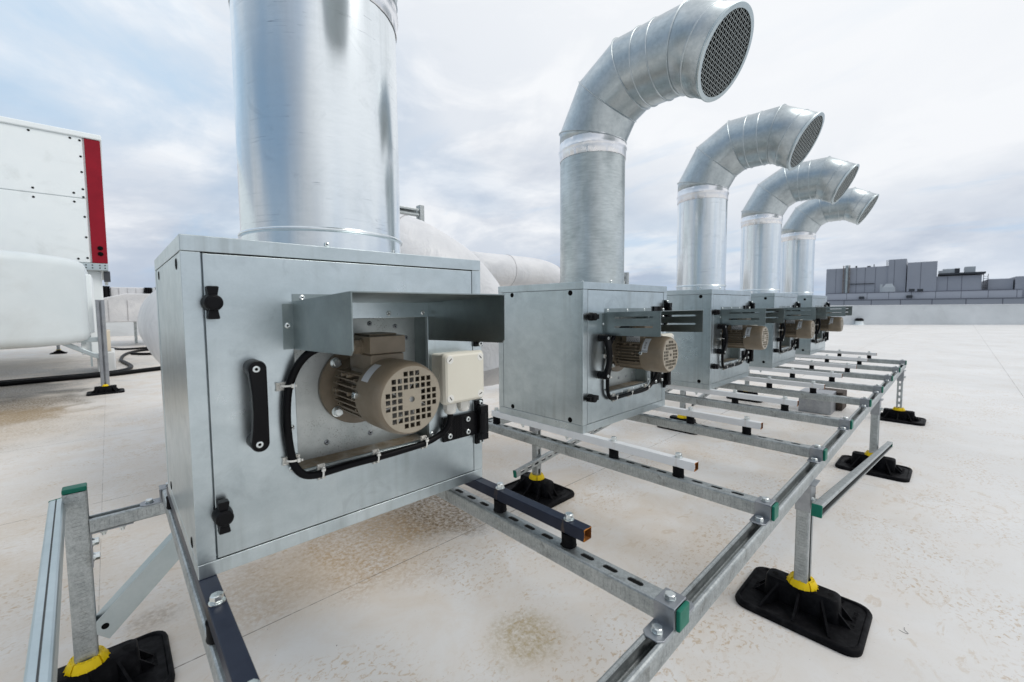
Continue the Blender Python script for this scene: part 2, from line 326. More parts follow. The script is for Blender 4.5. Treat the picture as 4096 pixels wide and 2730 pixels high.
# ------------------------------------------------------------ mesh builder (all numbers in drawing units)
class MB:
    def __init__(s): s.v = []; s.f = []; s.mi = []; s.cur = 0; s.M = Matrix.Identity(4)
    def add(s, pts, faces):
        b = len(s.v)
        for p in pts: s.v.append(s.M @ Vector(p))
        for f in faces: s.f.append([b+i for i in f]); s.mi.append(s.cur)
    def box(s, x0, x1, y0, y1, z0, z1):
        x0, x1 = sorted((x0, x1)); y0, y1 = sorted((y0, y1)); z0, z1 = sorted((z0, z1))
        s.add([(x0,y0,z0),(x1,y0,z0),(x1,y1,z0),(x0,y1,z0),(x0,y0,z1),(x1,y0,z1),(x1,y1,z1),(x0,y1,z1)],
              [(0,3,2,1),(4,5,6,7),(0,1,5,4),(1,2,6,5),(2,3,7,6),(3,0,4,7)])
    def loft(s, rings, caps=(True, True), closed=True, loop=False):
        n = len(rings[0]); pts = [p for r in rings for p in r]; fs = []
        m = len(rings)
        for i in range(m if loop else m-1):
            j = (i+1) % m
            for k in range(n if closed else n-1):
                l = (k+1) % n
                fs.append((i*n+k, i*n+l, j*n+l, j*n+k))
        if not loop:
            if caps[0]: fs.append(tuple(range(n-1, -1, -1)))
            if caps[1]: fs.append(tuple((m-1)*n+k for k in range(n)))
        s.add(pts, fs)
    def ring(s, c, ax, r, n=24, ph=0):
        ax = Vector(ax).normalized(); c = Vector(c)
        a = Vector((0,0,1)) if abs(ax.z) < .9 else Vector((1,0,0))
        u = ax.cross(a).normalized(); v = ax.cross(u)
        return [c+u*r*cos(2*pi*k/n+ph)+v*r*sin(2*pi*k/n+ph) for k in range(n)]
    def cyl(s, p0, p1, r0, r1=None, n=24, caps=(True, True), ph=0):
        r1 = r0 if r1 is None else r1; ax = Vector(p1)-Vector(p0)
        s.loft([s.ring(p0, ax, r0, n, ph), s.ring(p1, ax, r1, n, ph)][::-1], caps)
    def lathe(s, c, ax, prof, n=32, caps=(True, True)):
        ax = Vector(ax).normalized(); c = Vector(c)
        s.loft([s.ring(c+ax*d, ax, r, n) for d, r in prof][::-1], caps)
    def sweep(s, pts, r, n=10, sub=6, caps=(True, True), closed=False):
        P = [Vector(p) for p in pts]
        if sub > 1: P = spline(P, sub, closed)
        rings = []; m = len(P); prev = None
        for i, p in enumerate(P):
            if closed: t = P[(i+1) % m]-P[i-1]
            else: t = P[min(i+1, m-1)]-P[max(i-1, 0)]
            t.normalize()
            if prev is None:
                a = Vector((0,0,1)) if abs(t.z) < .9 else Vector((1,0,0)); u = t.cross(a).normalized()
            else: u = (prev-t*prev.dot(t)).normalized()
            prev = u; v = t.cross(u); rr = r(i/(m-1)) if callable(r) else r
            rings.append([p+u*rr*cos(2*pi*k/n)+v*rr*sin(2*pi*k/n) for k in range(n)])
        s.loft(rings, caps, loop=closed)
    def prism(s, poly, h0, h1, axis='y'):
        n = len(poly)
        def mk(p, h): return (p[0], h, p[1]) if axis == 'y' else ((h, p[0], p[1]) if axis == 'x' else (p[0], p[1], h))
        s.add([mk(p, h0) for p in poly]+[mk(p, h1) for p in poly],
              [tuple(range(n)), tuple(range(2*n-1, n-1, -1))]+[(i, i+n, (i+1) % n+n, (i+1) % n) for i in range(n)])
    def build(s, name, mats, parent=None, sharp=38, bevel=0, solid=0, seg=2, inner=None, inner_flip=False):
        s.Mi = s.M.inverted()
        me = bpy.data.meshes.new(name)
        me.from_pydata([v*S for v in s.v], [], s.f)
        mats = mats if isinstance(mats, (list, tuple)) else [mats]
        for m in mats: me.materials.append(m)
        me.polygons.foreach_set('material_index', s.mi)
        bm = bmesh.new(); bm.from_mesh(me)
        bmesh.ops.remove_doubles(bm, verts=bm.verts, dist=1e-6)
        bmesh.ops.recalc_face_normals(bm, faces=bm.faces)
        if solid and name in ('channel', 'post', 'crossbar', 'arm'):
            for f in bm.faces:
                c_ = s.Mi @ (f.calc_center_median()/S); n_ = s.Mi.to_3x3() @ f.normal
                if n_.y*c_.y+n_.z*c_.z < 0: f.normal_flip()
        bm.to_mesh(me); bm.free()
        if solid and name in ('channel', 'post', 'crossbar'):
            me.shade_flat()
        else:
            me.polygons.foreach_set('use_smooth', [True]*len(me.polygons)); me.set_sharp_from_angle(angle=radians(sharp))
        me.update()
        o = bpy.data.objects.new(name, me); C.objects.link(o)
        if parent: o.parent = parent
        if solid:
            k = o.modifiers.new('thickness', 'SOLIDIFY'); k.thickness = solid*S; k.offset = 0
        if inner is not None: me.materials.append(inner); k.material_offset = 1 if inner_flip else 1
        if bevel:
            b = o.modifiers.new('bevel', 'BEVEL'); b.width = bevel*S; b.segments = seg; b.limit_method = 'ANGLE'; b.angle_limit = radians(40)
            b.harden_normals = True
        return o
def spline(P, sub, closed=False):
    out = []; m = len(P)
    for i in range(m if closed else m-1):
        if closed: p0, p1, p2, p3 = P[i-1], P[i], P[(i+1) % m], P[(i+2) % m]
        else: p0, p1, p2, p3 = P[max(i-1, 0)], P[i], P[i+1], P[min(i+2, m-1)]
        for k in range(sub):
            t = k/sub
            out.append(.5*((2*p1)+(-p0+p2)*t+(2*p0-5*p1+4*p2-p3)*t*t+(-p0+3*p1-3*p2+p3)*t**3))
    if not closed: out.append(P[-1])
    return out
def tag(o, label=None, cat=None, group=None, kind=None):
    if label: o['label'] = label
    if cat: o['category'] = cat
    if group: o['group'] = group
    if kind: o['kind'] = kind
    return o
def root(name, loc, label, cat, group=None, mtx=None):
    o = bpy.data.objects.new(name, None); C.objects.link(o); o.empty_display_size = .05
    if mtx is not None: o.matrix_world = mtx
    else: o.location = loc
    return tag(o, label, cat, group)
def copy_tree(o, parent=None):
    c = o.copy(); C.objects.link(c); c.parent = parent
    for ch in list(o.children): copy_tree(ch, c)
    return c
def inst(src, name, parent, loc, rot=None):
    o = bpy.data.objects.new(name, src); C.objects.link(o); o.parent = parent
    o.location = Vector(loc)*S
    if rot is not None: o.rotation_euler = rot
    return o
def template(mb, name, m, bevel=0):
    o = mb.build(name, m); d = o.data; bpy.data.objects.remove(o); return d
_txt = {}
def text_mesh(s, size, m):
    k = (s, size, m.name)
    if k in _txt: return _txt[k]
    cu = bpy.data.curves.new('lettering', 'FONT'); cu.body = s; cu.size = size*S; cu.extrude = .0012*S
    cu.align_x = 'CENTER'; cu.align_y = 'CENTER'
    o = bpy.data.objects.new('lettering', cu); C.objects.link(o)
    dg = bpy.context.evaluated_depsgraph_get()
    me = bpy.data.meshes.new_from_object(o.evaluated_get(dg)); me.materials.clear(); me.materials.append(m)
    bpy.data.objects.remove(o); _txt[k] = me; return me

# fastener templates (axis +Z, seat at z=0)
m = MB(); m.cyl((0,0,0), (0,0,.004), .0198, n=24); m.cyl((0,0,.004), (0,0,.008), .017, n=20); m.cyl((0,0,.008), (0,0,.0215), .0165, n=6)
m.cyl((0,0,.0215), (0,0,.0235), .0150, .0125, n=12)
T_hex = template(m, 'hex_bolt', Z_bolt)
m = MB(); m.cyl((0,0,0), (0,0,.002), .0175, n=20); m.cyl((0,0,.002), (0,0,.0125), .0168, n=6); m.cyl((0,0,.0125), (0,0,.0142), .0150, .0130, n=16)
T_hexp = template(m, 'hex_head', Z_bolt)
m = MB(); m.cyl((0,0,0), (0,0,.012), .014, n=6); m.cyl((0,0,.012), (0,0,.024), .0075, n=10)
T_nut = template(m, 'nut', Z_bolt)
def socket_tpl():
    m = MB(); n = 18
    def rg(r, z, k=n): return [(r*cos(2*pi*i/k), r*sin(2*pi*i/k), z) for i in range(k)]
    m.loft([rg(.0115, 0), rg(.0115, .010), rg(.0095, .012), rg(.0055, .012), rg(.0050, .004)], (False, False))
    m.cur = 1; m.add(rg(.0052, .0042), [tuple(range(n))])
    o = m.build('screw', [Z_bolt, holeM]); d = o.data; bpy.data.objects.remove(o); return d
T_screw = socket_tpl()
def rivet_tpl(mm):
    m = MB(); n = 16
    def rg(r, z, k=n): return [(r*cos(2*pi*i/k), r*sin(2*pi*i/k), z) for i in range(k)]
    m.loft([rg(.0098, 0), rg(.0090, .0022), rg(.0052, .0045), rg(.0030, .0036), rg(.0028, .0010)], (False, False))
    m.cur = 1; m.add(rg(.0030, .0012), [tuple(range(n))])
    o = m.build('rivet', [mm, holeM]); d = o.data; bpy.data.objects.remove(o); return d
T_rivet = rivet_tpl(Z_bolt); T_rivetd = rivet_tpl(Z_plate)
FRONT = (radians(90), 0, 0)     # template +Z turned to face -Y
LEFTR = (0, radians(-90), 0)    # towards -X
RIGHTR = (0, radians(90), 0)

# ------------------------------------------------------------ roof deck and parapets
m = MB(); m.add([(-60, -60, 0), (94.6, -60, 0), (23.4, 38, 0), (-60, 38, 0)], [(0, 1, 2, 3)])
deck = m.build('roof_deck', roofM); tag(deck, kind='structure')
gm = mat('far_ground', fn=noisy((.20,.21,.22), (.26,.27,.27), .02, .8))
m = MB(); m.add([(-2600, -2600, 0), (2600, -2600, 0), (2600, 2600, 0), (-2600, 2600, 0)], [(0, 1, 2, 3)])
g = m.build('ground', gm); g.location = (0, 0, -9); tag(g, kind='structure')
capW = mat('white_coping', (.72,.74,.75), .45)
def parapet(x0, y0, x1, y1, label, h=1.66):
    d = Vector((x1-x0, y1-y0, 0)); ln = d.length; mt = Matrix.Rotation(atan2(d.y, d.x), 4, 'Z'); mt.translation = Vector((x0*S, y0*S, 0))
    r = root('parapet_wall', None, label, 'parapet', mtx=mt)
    n = 160; rng = random.Random(3); pts = []; fs = []
    rows = 9
    for i in range(n+1):
        for j in range(rows+1):
            t = i/n; z = h*j/rows
            sag = .035*sin(i*.9+1.7*sin(i*.23))*sin(pi*j/rows)+.03*(rng.random()-.5)*sin(pi*j/rows)
            pts.append((ln*t, -sag*(1 if 0 < j < rows else 0), z))
    for i in range(n):
        for j in range(rows): a_ = i*(rows+1)+j; fs.append((a_, a_+rows+1, a_+rows+2, a_+1))
    m = MB(); m.add(pts, fs); m.build('membrane_face', fabricW, r, sharp=80)
    m = MB(); m.box(0, ln, .14, .42, -8, h-.002); m.build('wall_core', greyclad2, r)
    m = MB(); m.box(-.05, ln+.05, -.05, .5, h+.001, h+.045); m.build('coping', capW, r, bevel=.01)
    return r
parapet(23.4, 38, 94.6, -60, 'long low parapet wall wrapped in pale grey membrane across the far side of the roof')
parapet(-60, 38, 23.4, 38, 'low membrane covered parapet wall behind the white ducts far left')
r = root('roof_vent', L(47.6, 4.35, -G), 'small white roof vent with a black cap in front of the far parapet', 'vent')
m = MB(); m.lathe((0,0,0), (0,0,1), [(0, .42), (.04, .30), (.30, .26), (.34, .26)], 20); m.build('base', ahuW, r)
m = MB(); m.lathe((0,0,.34), (0,0,1), [(0, .30), (.16, .30), (.24, .20)], 20); m.build('cap', black, r)

# ------------------------------------------------------------ neighbouring building (drawn in its own facade frame)
bx0, by0 = 247.662, 41.12; ex, ey = .0426, -.9991
mt = Matrix(((ex, -ey, 0, bx0*S), (ey, ex, 0, by0*S), (0, 0, 1, G*S), (0, 0, 0, 1)))
# local x runs along the facade, local y goes away from the camera, z up
bld = root('factory_building', None, 'large grey metal clad factory building with stepped roofline beyond the parapet', 'building', mtx=mt)
def bpart(name, boxes, mm, bevel=0):
    m = MB()
    for b_ in boxes: m.box(*b_)
    return m.build(name, mm, bld)
bpart('main_block', [(-.4, 21.25, 0, 40, -16, 17.0), (-.4, 21.25, .3, 40, 17.0, 17.4)], greyclad)
bpart('stair_tower', [(21.25, 26.95, -.4, 30, -16, 20.0)], greyclad)
bpart('tall_block', [(27.3, 36.15, -1.2, 30, -16, 18.2)], greyclad)
bpart('side_block', [(36.2, 48.5, -.6, 30, -16, 11.9)], greyclad)
bpart('low_block', [(50.3, 56.6, 0.5, 30, -16, 10.2), (57.0, 96, -1, 30, -16, 10.8)], greyclad)
fb = bpart('front_band', [(1.0, 58.2, -6, -.8, -16, 5.9)], greyclad2)
bpart('lower_front', [(.6, 96, -14, -7, -16, 2.75)], greyclad)
bpart('roof_canopy', [(36.6, 49.4, -2, 12, 12.4, 13.1)], darkst)
m = MB()
for x in (3.2, 10.6, 13.6, 17.1): m.box(x-.08, x+.08, -.03, .0, -2, 17.3)
for x in (23.2,): m.box(x-.08, x+.08, -.43, -.4, -2, 19.9)
for x in (31.4,): m.box(x-.08, x+.08, -1.23, -1.2, -2, 18.1)
for x in (39.3, 43.2): m.box(x-.08, x+.08, -.63, -.6, -2, 11.8)
m.build('cladding_joint', seamM, bld)
m = MB()
for x in range(8, 58, 7): m.box(x-.07, x+.07, -6.03, -6.0, 3, 5.85)
m.box(1.0, 58.2, -6.1, -6.0, 5.7, 5.95)
for x in range(8, 94, 9): m.box(x-.12, x+.12, -14.04, -14, -3, 2.7)
m.box(.6, 96, -14.1, -14, 2.5, 2.8); m.build('band_joint', seamM, bld)
m = MB()
for x in (6.0, 8.2): m.box(x-.16, x+.16, -1.1, -.8, -2, 18.5)
for k in range(22): m.box(6.0, 8.2, -1.05, -.85, 5+k*.62, 5.12+k*.62)
m.build('ladder_frame', brownst, bld)
m = MB(); m.cyl((7.2, -.5, 4), (7.2, -.5, 18.6), .62, n=16); m.build('flue', Z_smooth, bld)
m = MB(); m.box(8.4, 16.9, -.5, -.2, 9.85, 10.15); m.build('pipe', darkst, bld)
m = MB(); m.box(19.8, 23.9, -5.0, -2.2, 6.0, 8.0); m.loft([[(19.9,-4.9,8.0),(23.6,-4.9,8.0),(23.6,-2.3,8.0),(19.9,-2.3,8.0)], [(20.9,-4.4,9.5),(22.9,-4.4,9.5),(22.9,-2.8,9.5),(20.9,-2.8,9.5)]])
m.box(19.0, 19.8, -4.5, -3, 6.0, 9.4); m.build('cooling_unit', whiteun, bld)
m = MB(); m.box(44.0, 46.9, 2, 8, 13.3, 15.5); m.box(37.8, 41.2, 1, 6, 13.2, 14.9); m.box(36.6, 37.8, 1, 3, 13.2, 14.3); m.build('rooftop_unit', whiteun, bld)
bpart('rooftop_unit', [(41.2, 42.6, .8, 6, 13.2, 15.0)], darkst)
for b_ in ((9.9, 10.5, 2, 3, 17.4, 18.3), (14, 15.2, 2, 3, 17.5, 18.0), (16.2, 16.5, 2, 2.4, 17.5, 18.6)): bpart('roof_fan', [b_], darkst)
m = MB()
for x in (20.6, 21.0): m.box(x-.06, x+.06, -.1, .1, 17.2, 19.9)
for k in range(5): m.box(20.6, 21.0, -.08, -.02, 17.5+k*.5, 17.58+k*.5)
m.build('ladder', darkst, bld)
m = MB()
for x in (48.9, 50.1): m.box(x-.08, x+.08, -1, -.8, 4, 12.2)
for k in range(9): m.box(48.9, 50.1, -1, -.9, 4.4+k*.85, 4.55+k*.85)
m.build('ladder', darkst, bld)
for x, z in ((28.1, 6.0), (30.6, 5.9), (27.5, 3.4), (12.3, 3.2)): bpart('window', [(x, x+1.8, -6.9, -6.12, z, z+1.0)], darkst)

# ------------------------------------------------------------ strut profile
def strut(mb, Ln, slots=True, w=.062, h=.062, pitch=.094, sl=.056, sw=.0215, start=.03, lip=.017):
    """Slotted channel along +X, web on top (z=+h/2), open side down."""
    c = .006
    prof = [(lip*.98, -h/2+.013), (lip, -h/2), (w/2-c, -h/2), (w/2-c*.3, -h/2+c*.3), (w/2, -h/2+c), (w/2, h/2-c), (w/2-c*.3, h/2-c*.3), (w/2-c, h/2)]
    for sgn in (1, -1):
        pts = []; n = len(prof)
        for x in (0, Ln):
            for y, z in prof: pts.append((x, sgn*y, z))
        mb.add(pts, [(i, i+1, i+1+n, i+n) for i in range(n-1)])
    e = w/2-c; z = h/2
    if not slots:
        mb.add([(0,-e,z),(Ln,-e,z),(Ln,e,z),(0,e,z)], [(0,1,2,3)]); return
    x = start
    mb.add([(0,-e,z),(x,-e,z),(x,e,z),(0,e,z)], [(0,1,2,3)])
    while x+pitch <= Ln:
        xc = x+pitch/2; r = sw/2; a = sl/2-r
        up = [(xc+a+r*sin(t), r*cos(t), z) for t in [k*pi/10 for k in range(5, -1, -1)]]+[(xc-a-r*sin(t), r*cos(t), z) for t in [k*pi/10 for k in range(0, 6)]]
        dn = [(p[0], -p[1], z) for p in up]
        mb.add([(x, 0, z), (x, e, z), (x+pitch, e, z), (x+pitch, 0, z)]+up, [tuple(range(4+len(up)))])
        mb.add([(x, 0, z), (x, -e, z), (x+pitch, -e, z), (x+pitch, 0, z)]+dn, [tuple(range(4+len(dn)))])
        x += pitch
    if x < Ln: mb.add([(x,-e,z),(Ln,-e,z),(Ln,e,z),(x,e,z)], [(0,1,2,3)])
def frame_mtx(p0, p1, up):
    """Matrix with +X from p0 to p1 and +Z close to 'up' (drawing units, absolute)."""
    a = L(*p0); b = L(*p1); x = (b-a).normalized(); u = Vector(up); z = (u-x*u.dot(x)).normalized(); y = z.cross(x)
    mt = Matrix((x, y, z)).transposed().to_4x4(); mt.translation = a
    return mt, (b-a).length/S
def cap_end(parent, x, outward, w=.066, h=.066):
    m = MB(); m.box(x, x+outward*.013, -w/2, w/2, -h/2, h/2); return m.build('end_cap', green, parent, bevel=.004)

# rails
CHX = [.0305, 1.047, 1.975, 3.020, 3.970, 5.000, 5.905, 6.905, 7.905, 8.940]
ZT = -.099; ZR = -.1605
def rail(name, y, x0, x1, label):
    mt, ln = frame_mtx((x0, y, ZR-.031), (x1, y, ZR-.031), (0, 0, -1))
    r = root(name, None, label, 'rail', 'long rails of the platform', mtx=mt)
    m = MB(); strut(m, ln, True); m.build('channel', Z_strut, r, sharp=15, solid=.0036)
    if y < 0: cap_end(r, 0, -1)
    cap_end(r, ln, 1); return r
rail('support_rail', -.922, -.30, 9.06, 'long galvanised channel rail nearest the camera on the right, open side up')
rail('support_rail', 1.206, -.262, 9.06, 'long galvanised channel rail behind the cabinets, its end bolted to the tall left post')

# cross channels with hat brackets
def hat(m):
    """Hat bracket in local frame: channel along X, bracket centred on x=.033, z=0 is channel centre."""
    t = .0065; w = .033; zt = .031
    y0 = w+t
    pr = [(-y0-.080, -zt+.0005), (-y0-.004, -zt+.0005), (-y0, -zt+.0045), (-y0, zt+t-.007), (-y0+.002, zt+t-.002), (-y0+.007, zt+t)]
    prof = pr+[(-a, b) for a, b in reversed(pr)]
    inner = []
    for (a, b) in prof:
        s_ = -1 if a < 0 else 1
        if abs(a) > y0+.001: inner.append((a, b+t))
        elif b > zt-.002: inner.append((a-s_*t*.9 if abs(abs(a)-y0) < .0045 else a, b-t if b > zt+t-.004 else b-.002))
        else: inner.append((a-s_*-t if b < 0 and abs(abs(a)-y0) < .001 and b < -zt+.006 else a-s_*t, b))
    # simple solid made from plates instead of offset outline
    m.box(0, .066, -y0, y0, zt+.0006, zt+t)
    for s_ in (-1, 1):
        m.box(0, .066, s_*(w+.0004), s_*y0, -zt+t*.5, zt+.0006)
        y1 = s_*(y0+.078)
        pts = [(0, s_*w), (.066, s_*w), (.066, y1-s_*.016), (.052, y1), (.014, y1), (0, y1-s_*.016)]
        m.prism(pts, -zt+.0006, -zt+t, axis='z')
def cross_channel(x, label, first=None):
    if first is not None:
        o = copy_tree(first); o.location = L(x, -.953, ZT-.031); tag(o, label); return o
    mt, ln = frame_mtx((x, -.953, ZT-.031), (x, 1.237, ZT-.031), (0, 0, 1))
    r = root('cross_channel', None, label, 'channel', 'slotted cross channels of the platform', mtx=mt)
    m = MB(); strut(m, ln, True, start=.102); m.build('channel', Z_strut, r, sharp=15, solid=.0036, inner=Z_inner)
    for e, xo in ((0, 0), (1, ln-.066)):
        m = MB(); m.M = Matrix.Translation((xo, 0, 0)); hat(m); b = m.build('bracket', Z_plate, r, bevel=.0028)
        inst(T_hexp, 'bolt', b, (xo+.033, 0, .0378), (0, 0, .3+e))
        for s_ in (-1, 1): inst(T_hexp, 'bolt', b, (xo+.033, s_*.080, -.0240), (0, 0, .5*s_+e))
    cap_end(r, 0, -1); cap_end(r, ln, 1)
    return r
names = ['far left cross channel beneath the left side of the nearest cabinet', 'slotted cross channel beside the navy tube at the right of the nearest cabinet',
 'yellow stained cross channel under the left side of the second cabinet', 'cross channel under the right side of the second cabinet', 'cross channel under the left side of the third cabinet',
 'cross channel under the right side of the third cabinet', 'cross channel under the left side of the fourth cabinet', 'cross channel under the right side of the fourth cabinet',
 'cross channel under the left side of the farthest cabinet', 'cross channel at the far end of the platform, right of the farthest cabinet']
cc = cross_channel(CHX[0], names[0])
for x, nm in zip(CHX[1:], names[1:]): cross_channel(x, nm, cc)

# cabinet bearer tubes on rubber buffers
TBX = [.0237, 1.0605, 1.984, 3.032, 3.975, 4.999, 5.93, 6.93, 7.93, 8.94]
def bearer(x, mm, label, group, ys, cham=None):
    r = root('bearer_tube', L(x, -.609, 0), label, 'tube', group)
    h = .0235; t = .0042; z0 = -.047; ln = 1.55
    def rg(a, y, zc=-.0235): return [(-a, y, zc-a), (a, y, zc-a), (a, y, zc+a), (-a, y, zc+a)]
    m = MB(); m.loft([rg(h-.0007, 0), rg(h-.0007, ln)], (False, False))
    m.loft([rg(h-.0007, 0), rg(h-t, 0)], (False, False)); m.loft([rg(h-.0007, ln), rg(h-t, ln)], (False, False))
    m.cur = 1; m.loft([rg(h-t, .0005), rg(h-t, ln-.0005)], (False, False)); m.cur = 0
    m.build('tube', [mm, rust], r, sharp=30, bevel=.0035)
    for y in ys:
        yy = y+.609
        m = MB(); m.lathe((0, yy, ZT+.0004), (0,0,1), [(0, .0285), (.004, .0295), (.012, .0275), (.040, .0275), (.0515, .0290)], 28); m.build('rubber_buffer', rubber, r)
        inst(T_hex, 'bolt', r, (0, yy, 0.0), (0, 0, y*3+x))
    for y in (.22, .62): inst(T_nut, 'nut', r, (0, y+.609, -.047), (pi, 0, 0))
    return r
bearer(TBX[0], navy, 'dark navy square tube emerging under the left corner of the nearest cabinet', 'square bearer tubes under the cabinets', (-.523, -.144, .905))
bearer(TBX[1], navy, 'dark navy square tube with a rusty open end right of the nearest cabinet', 'square bearer tubes under the cabinets', (-.523, -.144, .905))
wl = ['white square tube with rusty end, the one nearest the camera', 'white square tube on the right edge of the second cabinet', 'white square tube on the left edge of the third cabinet',
      'white square tube on the right edge of the third cabinet', 'white square tube on the left edge of the fourth cabinet', 'white square tube on the right edge of the fourth cabinet',
      'white square tube on the left edge of the farthest cabinet', 'white square tube at the far end of the platform']
b0 = bearer(TBX[2], whitep, wl[0], 'square bearer tubes under the cabinets', (-.515, -.127, .905))
for x, lb in zip(TBX[3:], wl[1:]):
    o = copy_tree(b0); o.location = L(x, -.609, 0); tag(o, lb)

# ------------------------------------------------------------ support legs with rubber feet
def foot_parts(r):
    """Foot with long axis along local Y, centred on origin, on the deck."""
    def outline(hx, hy, c):
        P = []
        for sx, sy, a0 in ((1, 1, 0), (-1, 1, pi/2), (-1, -1, pi), (1, -1, 3*pi/2)):
            for k in range(6):
                t = a0+k*pi/10; P.append((sx*(hx-c)+c*cos(t), sy*(hy-c)+c*sin(t)))
        # bulge the sides a little
        return [(x*(1+.0*y), y) for x, y in P]
    def rg(hx, hy, c, z): return [(x, y, z) for x, y in outline(hx, hy, c)]
    m = MB(); m.loft([rg(.243, .298, .075, 0), rg(.246, .301, .075, .018), rg(.240, .295, .075, .034), rg(.232, .287, .072, .037), rg(.224, .279, .068, .036), rg(.219, .274, .066, .027), rg(.02, .02, .01, .027)])
    f = m.build('foot_pad', rubber, r, sharp=50)
    # central block
    def blk(hx, hy, z, c=.03): return [(x, y, z) for x, y in outline(hx, hy, c)]
    m = MB(); m.loft([blk(.070, .185, .024), blk(.058, .176, .145), blk(.052, .170, .152)]); b = m.build('foot_block', rubber, r, sharp=45)
    for s_ in (-1, 1):
        for y, ye in ((0, 0), (-.10, -.165), (.10, .165)):
            d = .006; m = MB()
            A = [(s_*.052, y-d), (s_*.052, y+d), (s_*.200, ye+d), (s_*.200, ye-d)]
            m.add([(p[0], p[1], .026) for p in A]+[(s_*.052, y-d, .140), (s_*.052, y+d, .140), (s_*.200, ye+d, .030), (s_*.200, ye-d, .030)],
                  [(0,1,2,3), (4,5,6,7), (0,1,5,4), (1,2,6,5), (2,3,7,6), (3,0,4,7)])
            m.build('rib', rubber, b)
        for x in (-.04, .04):
            d = .005; m = MB()
            m.add([(x-d, s_*.165, .026), (x+d, s_*.165, .026), (x+d, s_*.235, .026), (x-d, s_*.235, .026), (x-d, s_*.165, .105), (x+d, s_*.165, .105)],
                  [(0,1,2,3), (0,1,5,4), (1,2,5), (2,3,4,5), (3,0,4)])
            m.build('rib', rubber, b)
    for s_ in (-1, 1):
        m = MB(); m.lathe((0, s_*.135, .1525), (0,0,1), [(0, .015), (.0008, .015)], 18); m.build('bolt_recess_shade', holeM, b)
    t1 = text_mesh('BIS Yeti® 335', .030, rubber)
    o = inst(t1, 'raised_lettering', f, (.06, -.235, .0276), (0, 0, pi)); o.rotation_euler = (0, 0, 0)
    t2 = text_mesh('walraven', .030, rubber)
    inst(t2, 'raised_lettering', f, (0, .235, .0276), (0, 0, pi))
def collar(r, hx=.045, hy=.045):
    m = MB()
    for k in range(4):
        a0 = k*pi/2+pi/4+.05; a1 = a0+pi/2-.10; P = []
        for zz, ra, ri in ((.152, .074, .044), (.164, .073, .043), (.190, .060, .042)):
            ring_o = [((ra)*cos(a0+(a1-a0)*j/4), (ra)*sin(a0+(a1-a0)*j/4), zz) for j in range(5)]
            ring_i = [((ri)*cos(a1-(a1-a0)*j/4), (ri)*sin(a1-(a1-a0)*j/4), zz) for j in range(5)]
            P.append(ring_o+ring_i)
        m.loft(P)
        for j in (1, 2, 3):
            a = a0+(a1-a0)*j/4
            m.add([(.054*cos(a-.04), .054*sin(a-.04), .154), (.054*cos(a+.04), .054*sin(a+.04), .154), (.079*cos(a+.025), .079*sin(a+.025), .154), (.079*cos(a-.025), .079*sin(a-.025), .154),
                   (.054*cos(a-.04), .054*sin(a-.04), .197), (.054*cos(a+.04), .054*sin(a+.04), .197)], [(0,1,2,3), (0,1,5,4), (1,2,5), (2,3,4,5), (3,0,4)])
    m.build('collar', yellow, r, sharp=25)
def post_part(r, w, h, z0, z1, rotz, slots=True, name='post'):
    m = MB(); strut(m, z1-z0, slots, w=w, h=h, start=.02)
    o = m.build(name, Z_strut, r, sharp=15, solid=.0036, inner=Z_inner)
    o.matrix_basis = Matrix.Translation((0, 0, z0*S)) @ Matrix.Rotation(rotz, 4, 'Z') @ Matrix.Rotation(-pi/2, 4, 'Y')
    return o
def leg(x, y, ztop, label, rotfoot=0, w=.062, h=.062, rotpost=0, head=True):
    r = root('foot_stand', L(x, y, -G), label, 'support leg', 'support legs on rubber feet'); r.rotation_euler = (0, 0, rotfoot)
    foot_parts(r); collar(r)
    post_part(r, w, h, .155, ztop+G, rotpost-rotfoot)
    if head:
        m = MB(); m.M = Matrix.Rotation(-rotfoot, 4, 'Z'); Z = ztop+G; a, b, t = .060, .037, .005
        m.box(-a, -a+t, -b, b, Z-.16, Z-.002); m.box(a-t, a, -b, b, Z-.16, Z-.002)
        m.box(-a+t, a-t, -b, -b+t, Z-.150, Z-.002); m.box(-a, a, -b-.02, b+.02, Z-.002, Z+.0032)
        hb = m.build('head_bracket', Z_plate, r, bevel=.002)
        q = Matrix.Rotation(-rotfoot, 4, 'Z')
        for zz in (Z-.05, Z-.12):
            o = inst(T_hex, 'bolt', hb, (0,0,0)); o.matrix_basis = q @ Matrix.Translation(Vector((a, 0, zz))*S) @ Matrix.Rotation(pi/2, 4, 'Y')
        o = inst(T_hex, 'bolt', hb, (0,0,0)); o.matrix_basis = q @ Matrix.Translation(Vector((-.012, -b, Z-.10))*S) @ Matrix.Rotation(pi/2, 4, 'X')
    return r
ZB = ZR-.062
leg(2.735, -.922, ZB, 'support leg under the front rail nearest the camera on the right', w=.105, h=.062, rotpost=-pi/2)
leg(5.80, -.922, ZB, 'support leg under the front rail behind the low end of the diagonal strut', w=.105, h=.062, rotpost=-pi/2)
leg(8.66, -.922, ZB, 'far right support leg at the end of the front rail', w=.062, h=.07, rotpost=0)
leg(2.76, 1.206, ZB, 'support leg standing between the first two cabinets under the rear rail', w=.062, h=.062, rotpost=pi/2)
leg(5.90, 1.206, ZB, 'support leg under the rear rail, its foot seen past the second cabinet', w=.062, h=.062, rotpost=pi/2)
leg(8.66, 1.206, ZB, 'support leg at the far end of the rear rail', w=.062, h=.062, rotpost=pi/2)
lg = leg(-.302, 1.206, -.022, 'tall left support leg with a green cap rising above the rear rail', rotfoot=-pi/2, w=.062, h=.076, rotpost=0, head=False)
m = MB(); m.box(-.031, .031, -.040, .040, -.022+G+.0005, .0+G); m.build('end_cap', green, lg, bevel=.005)
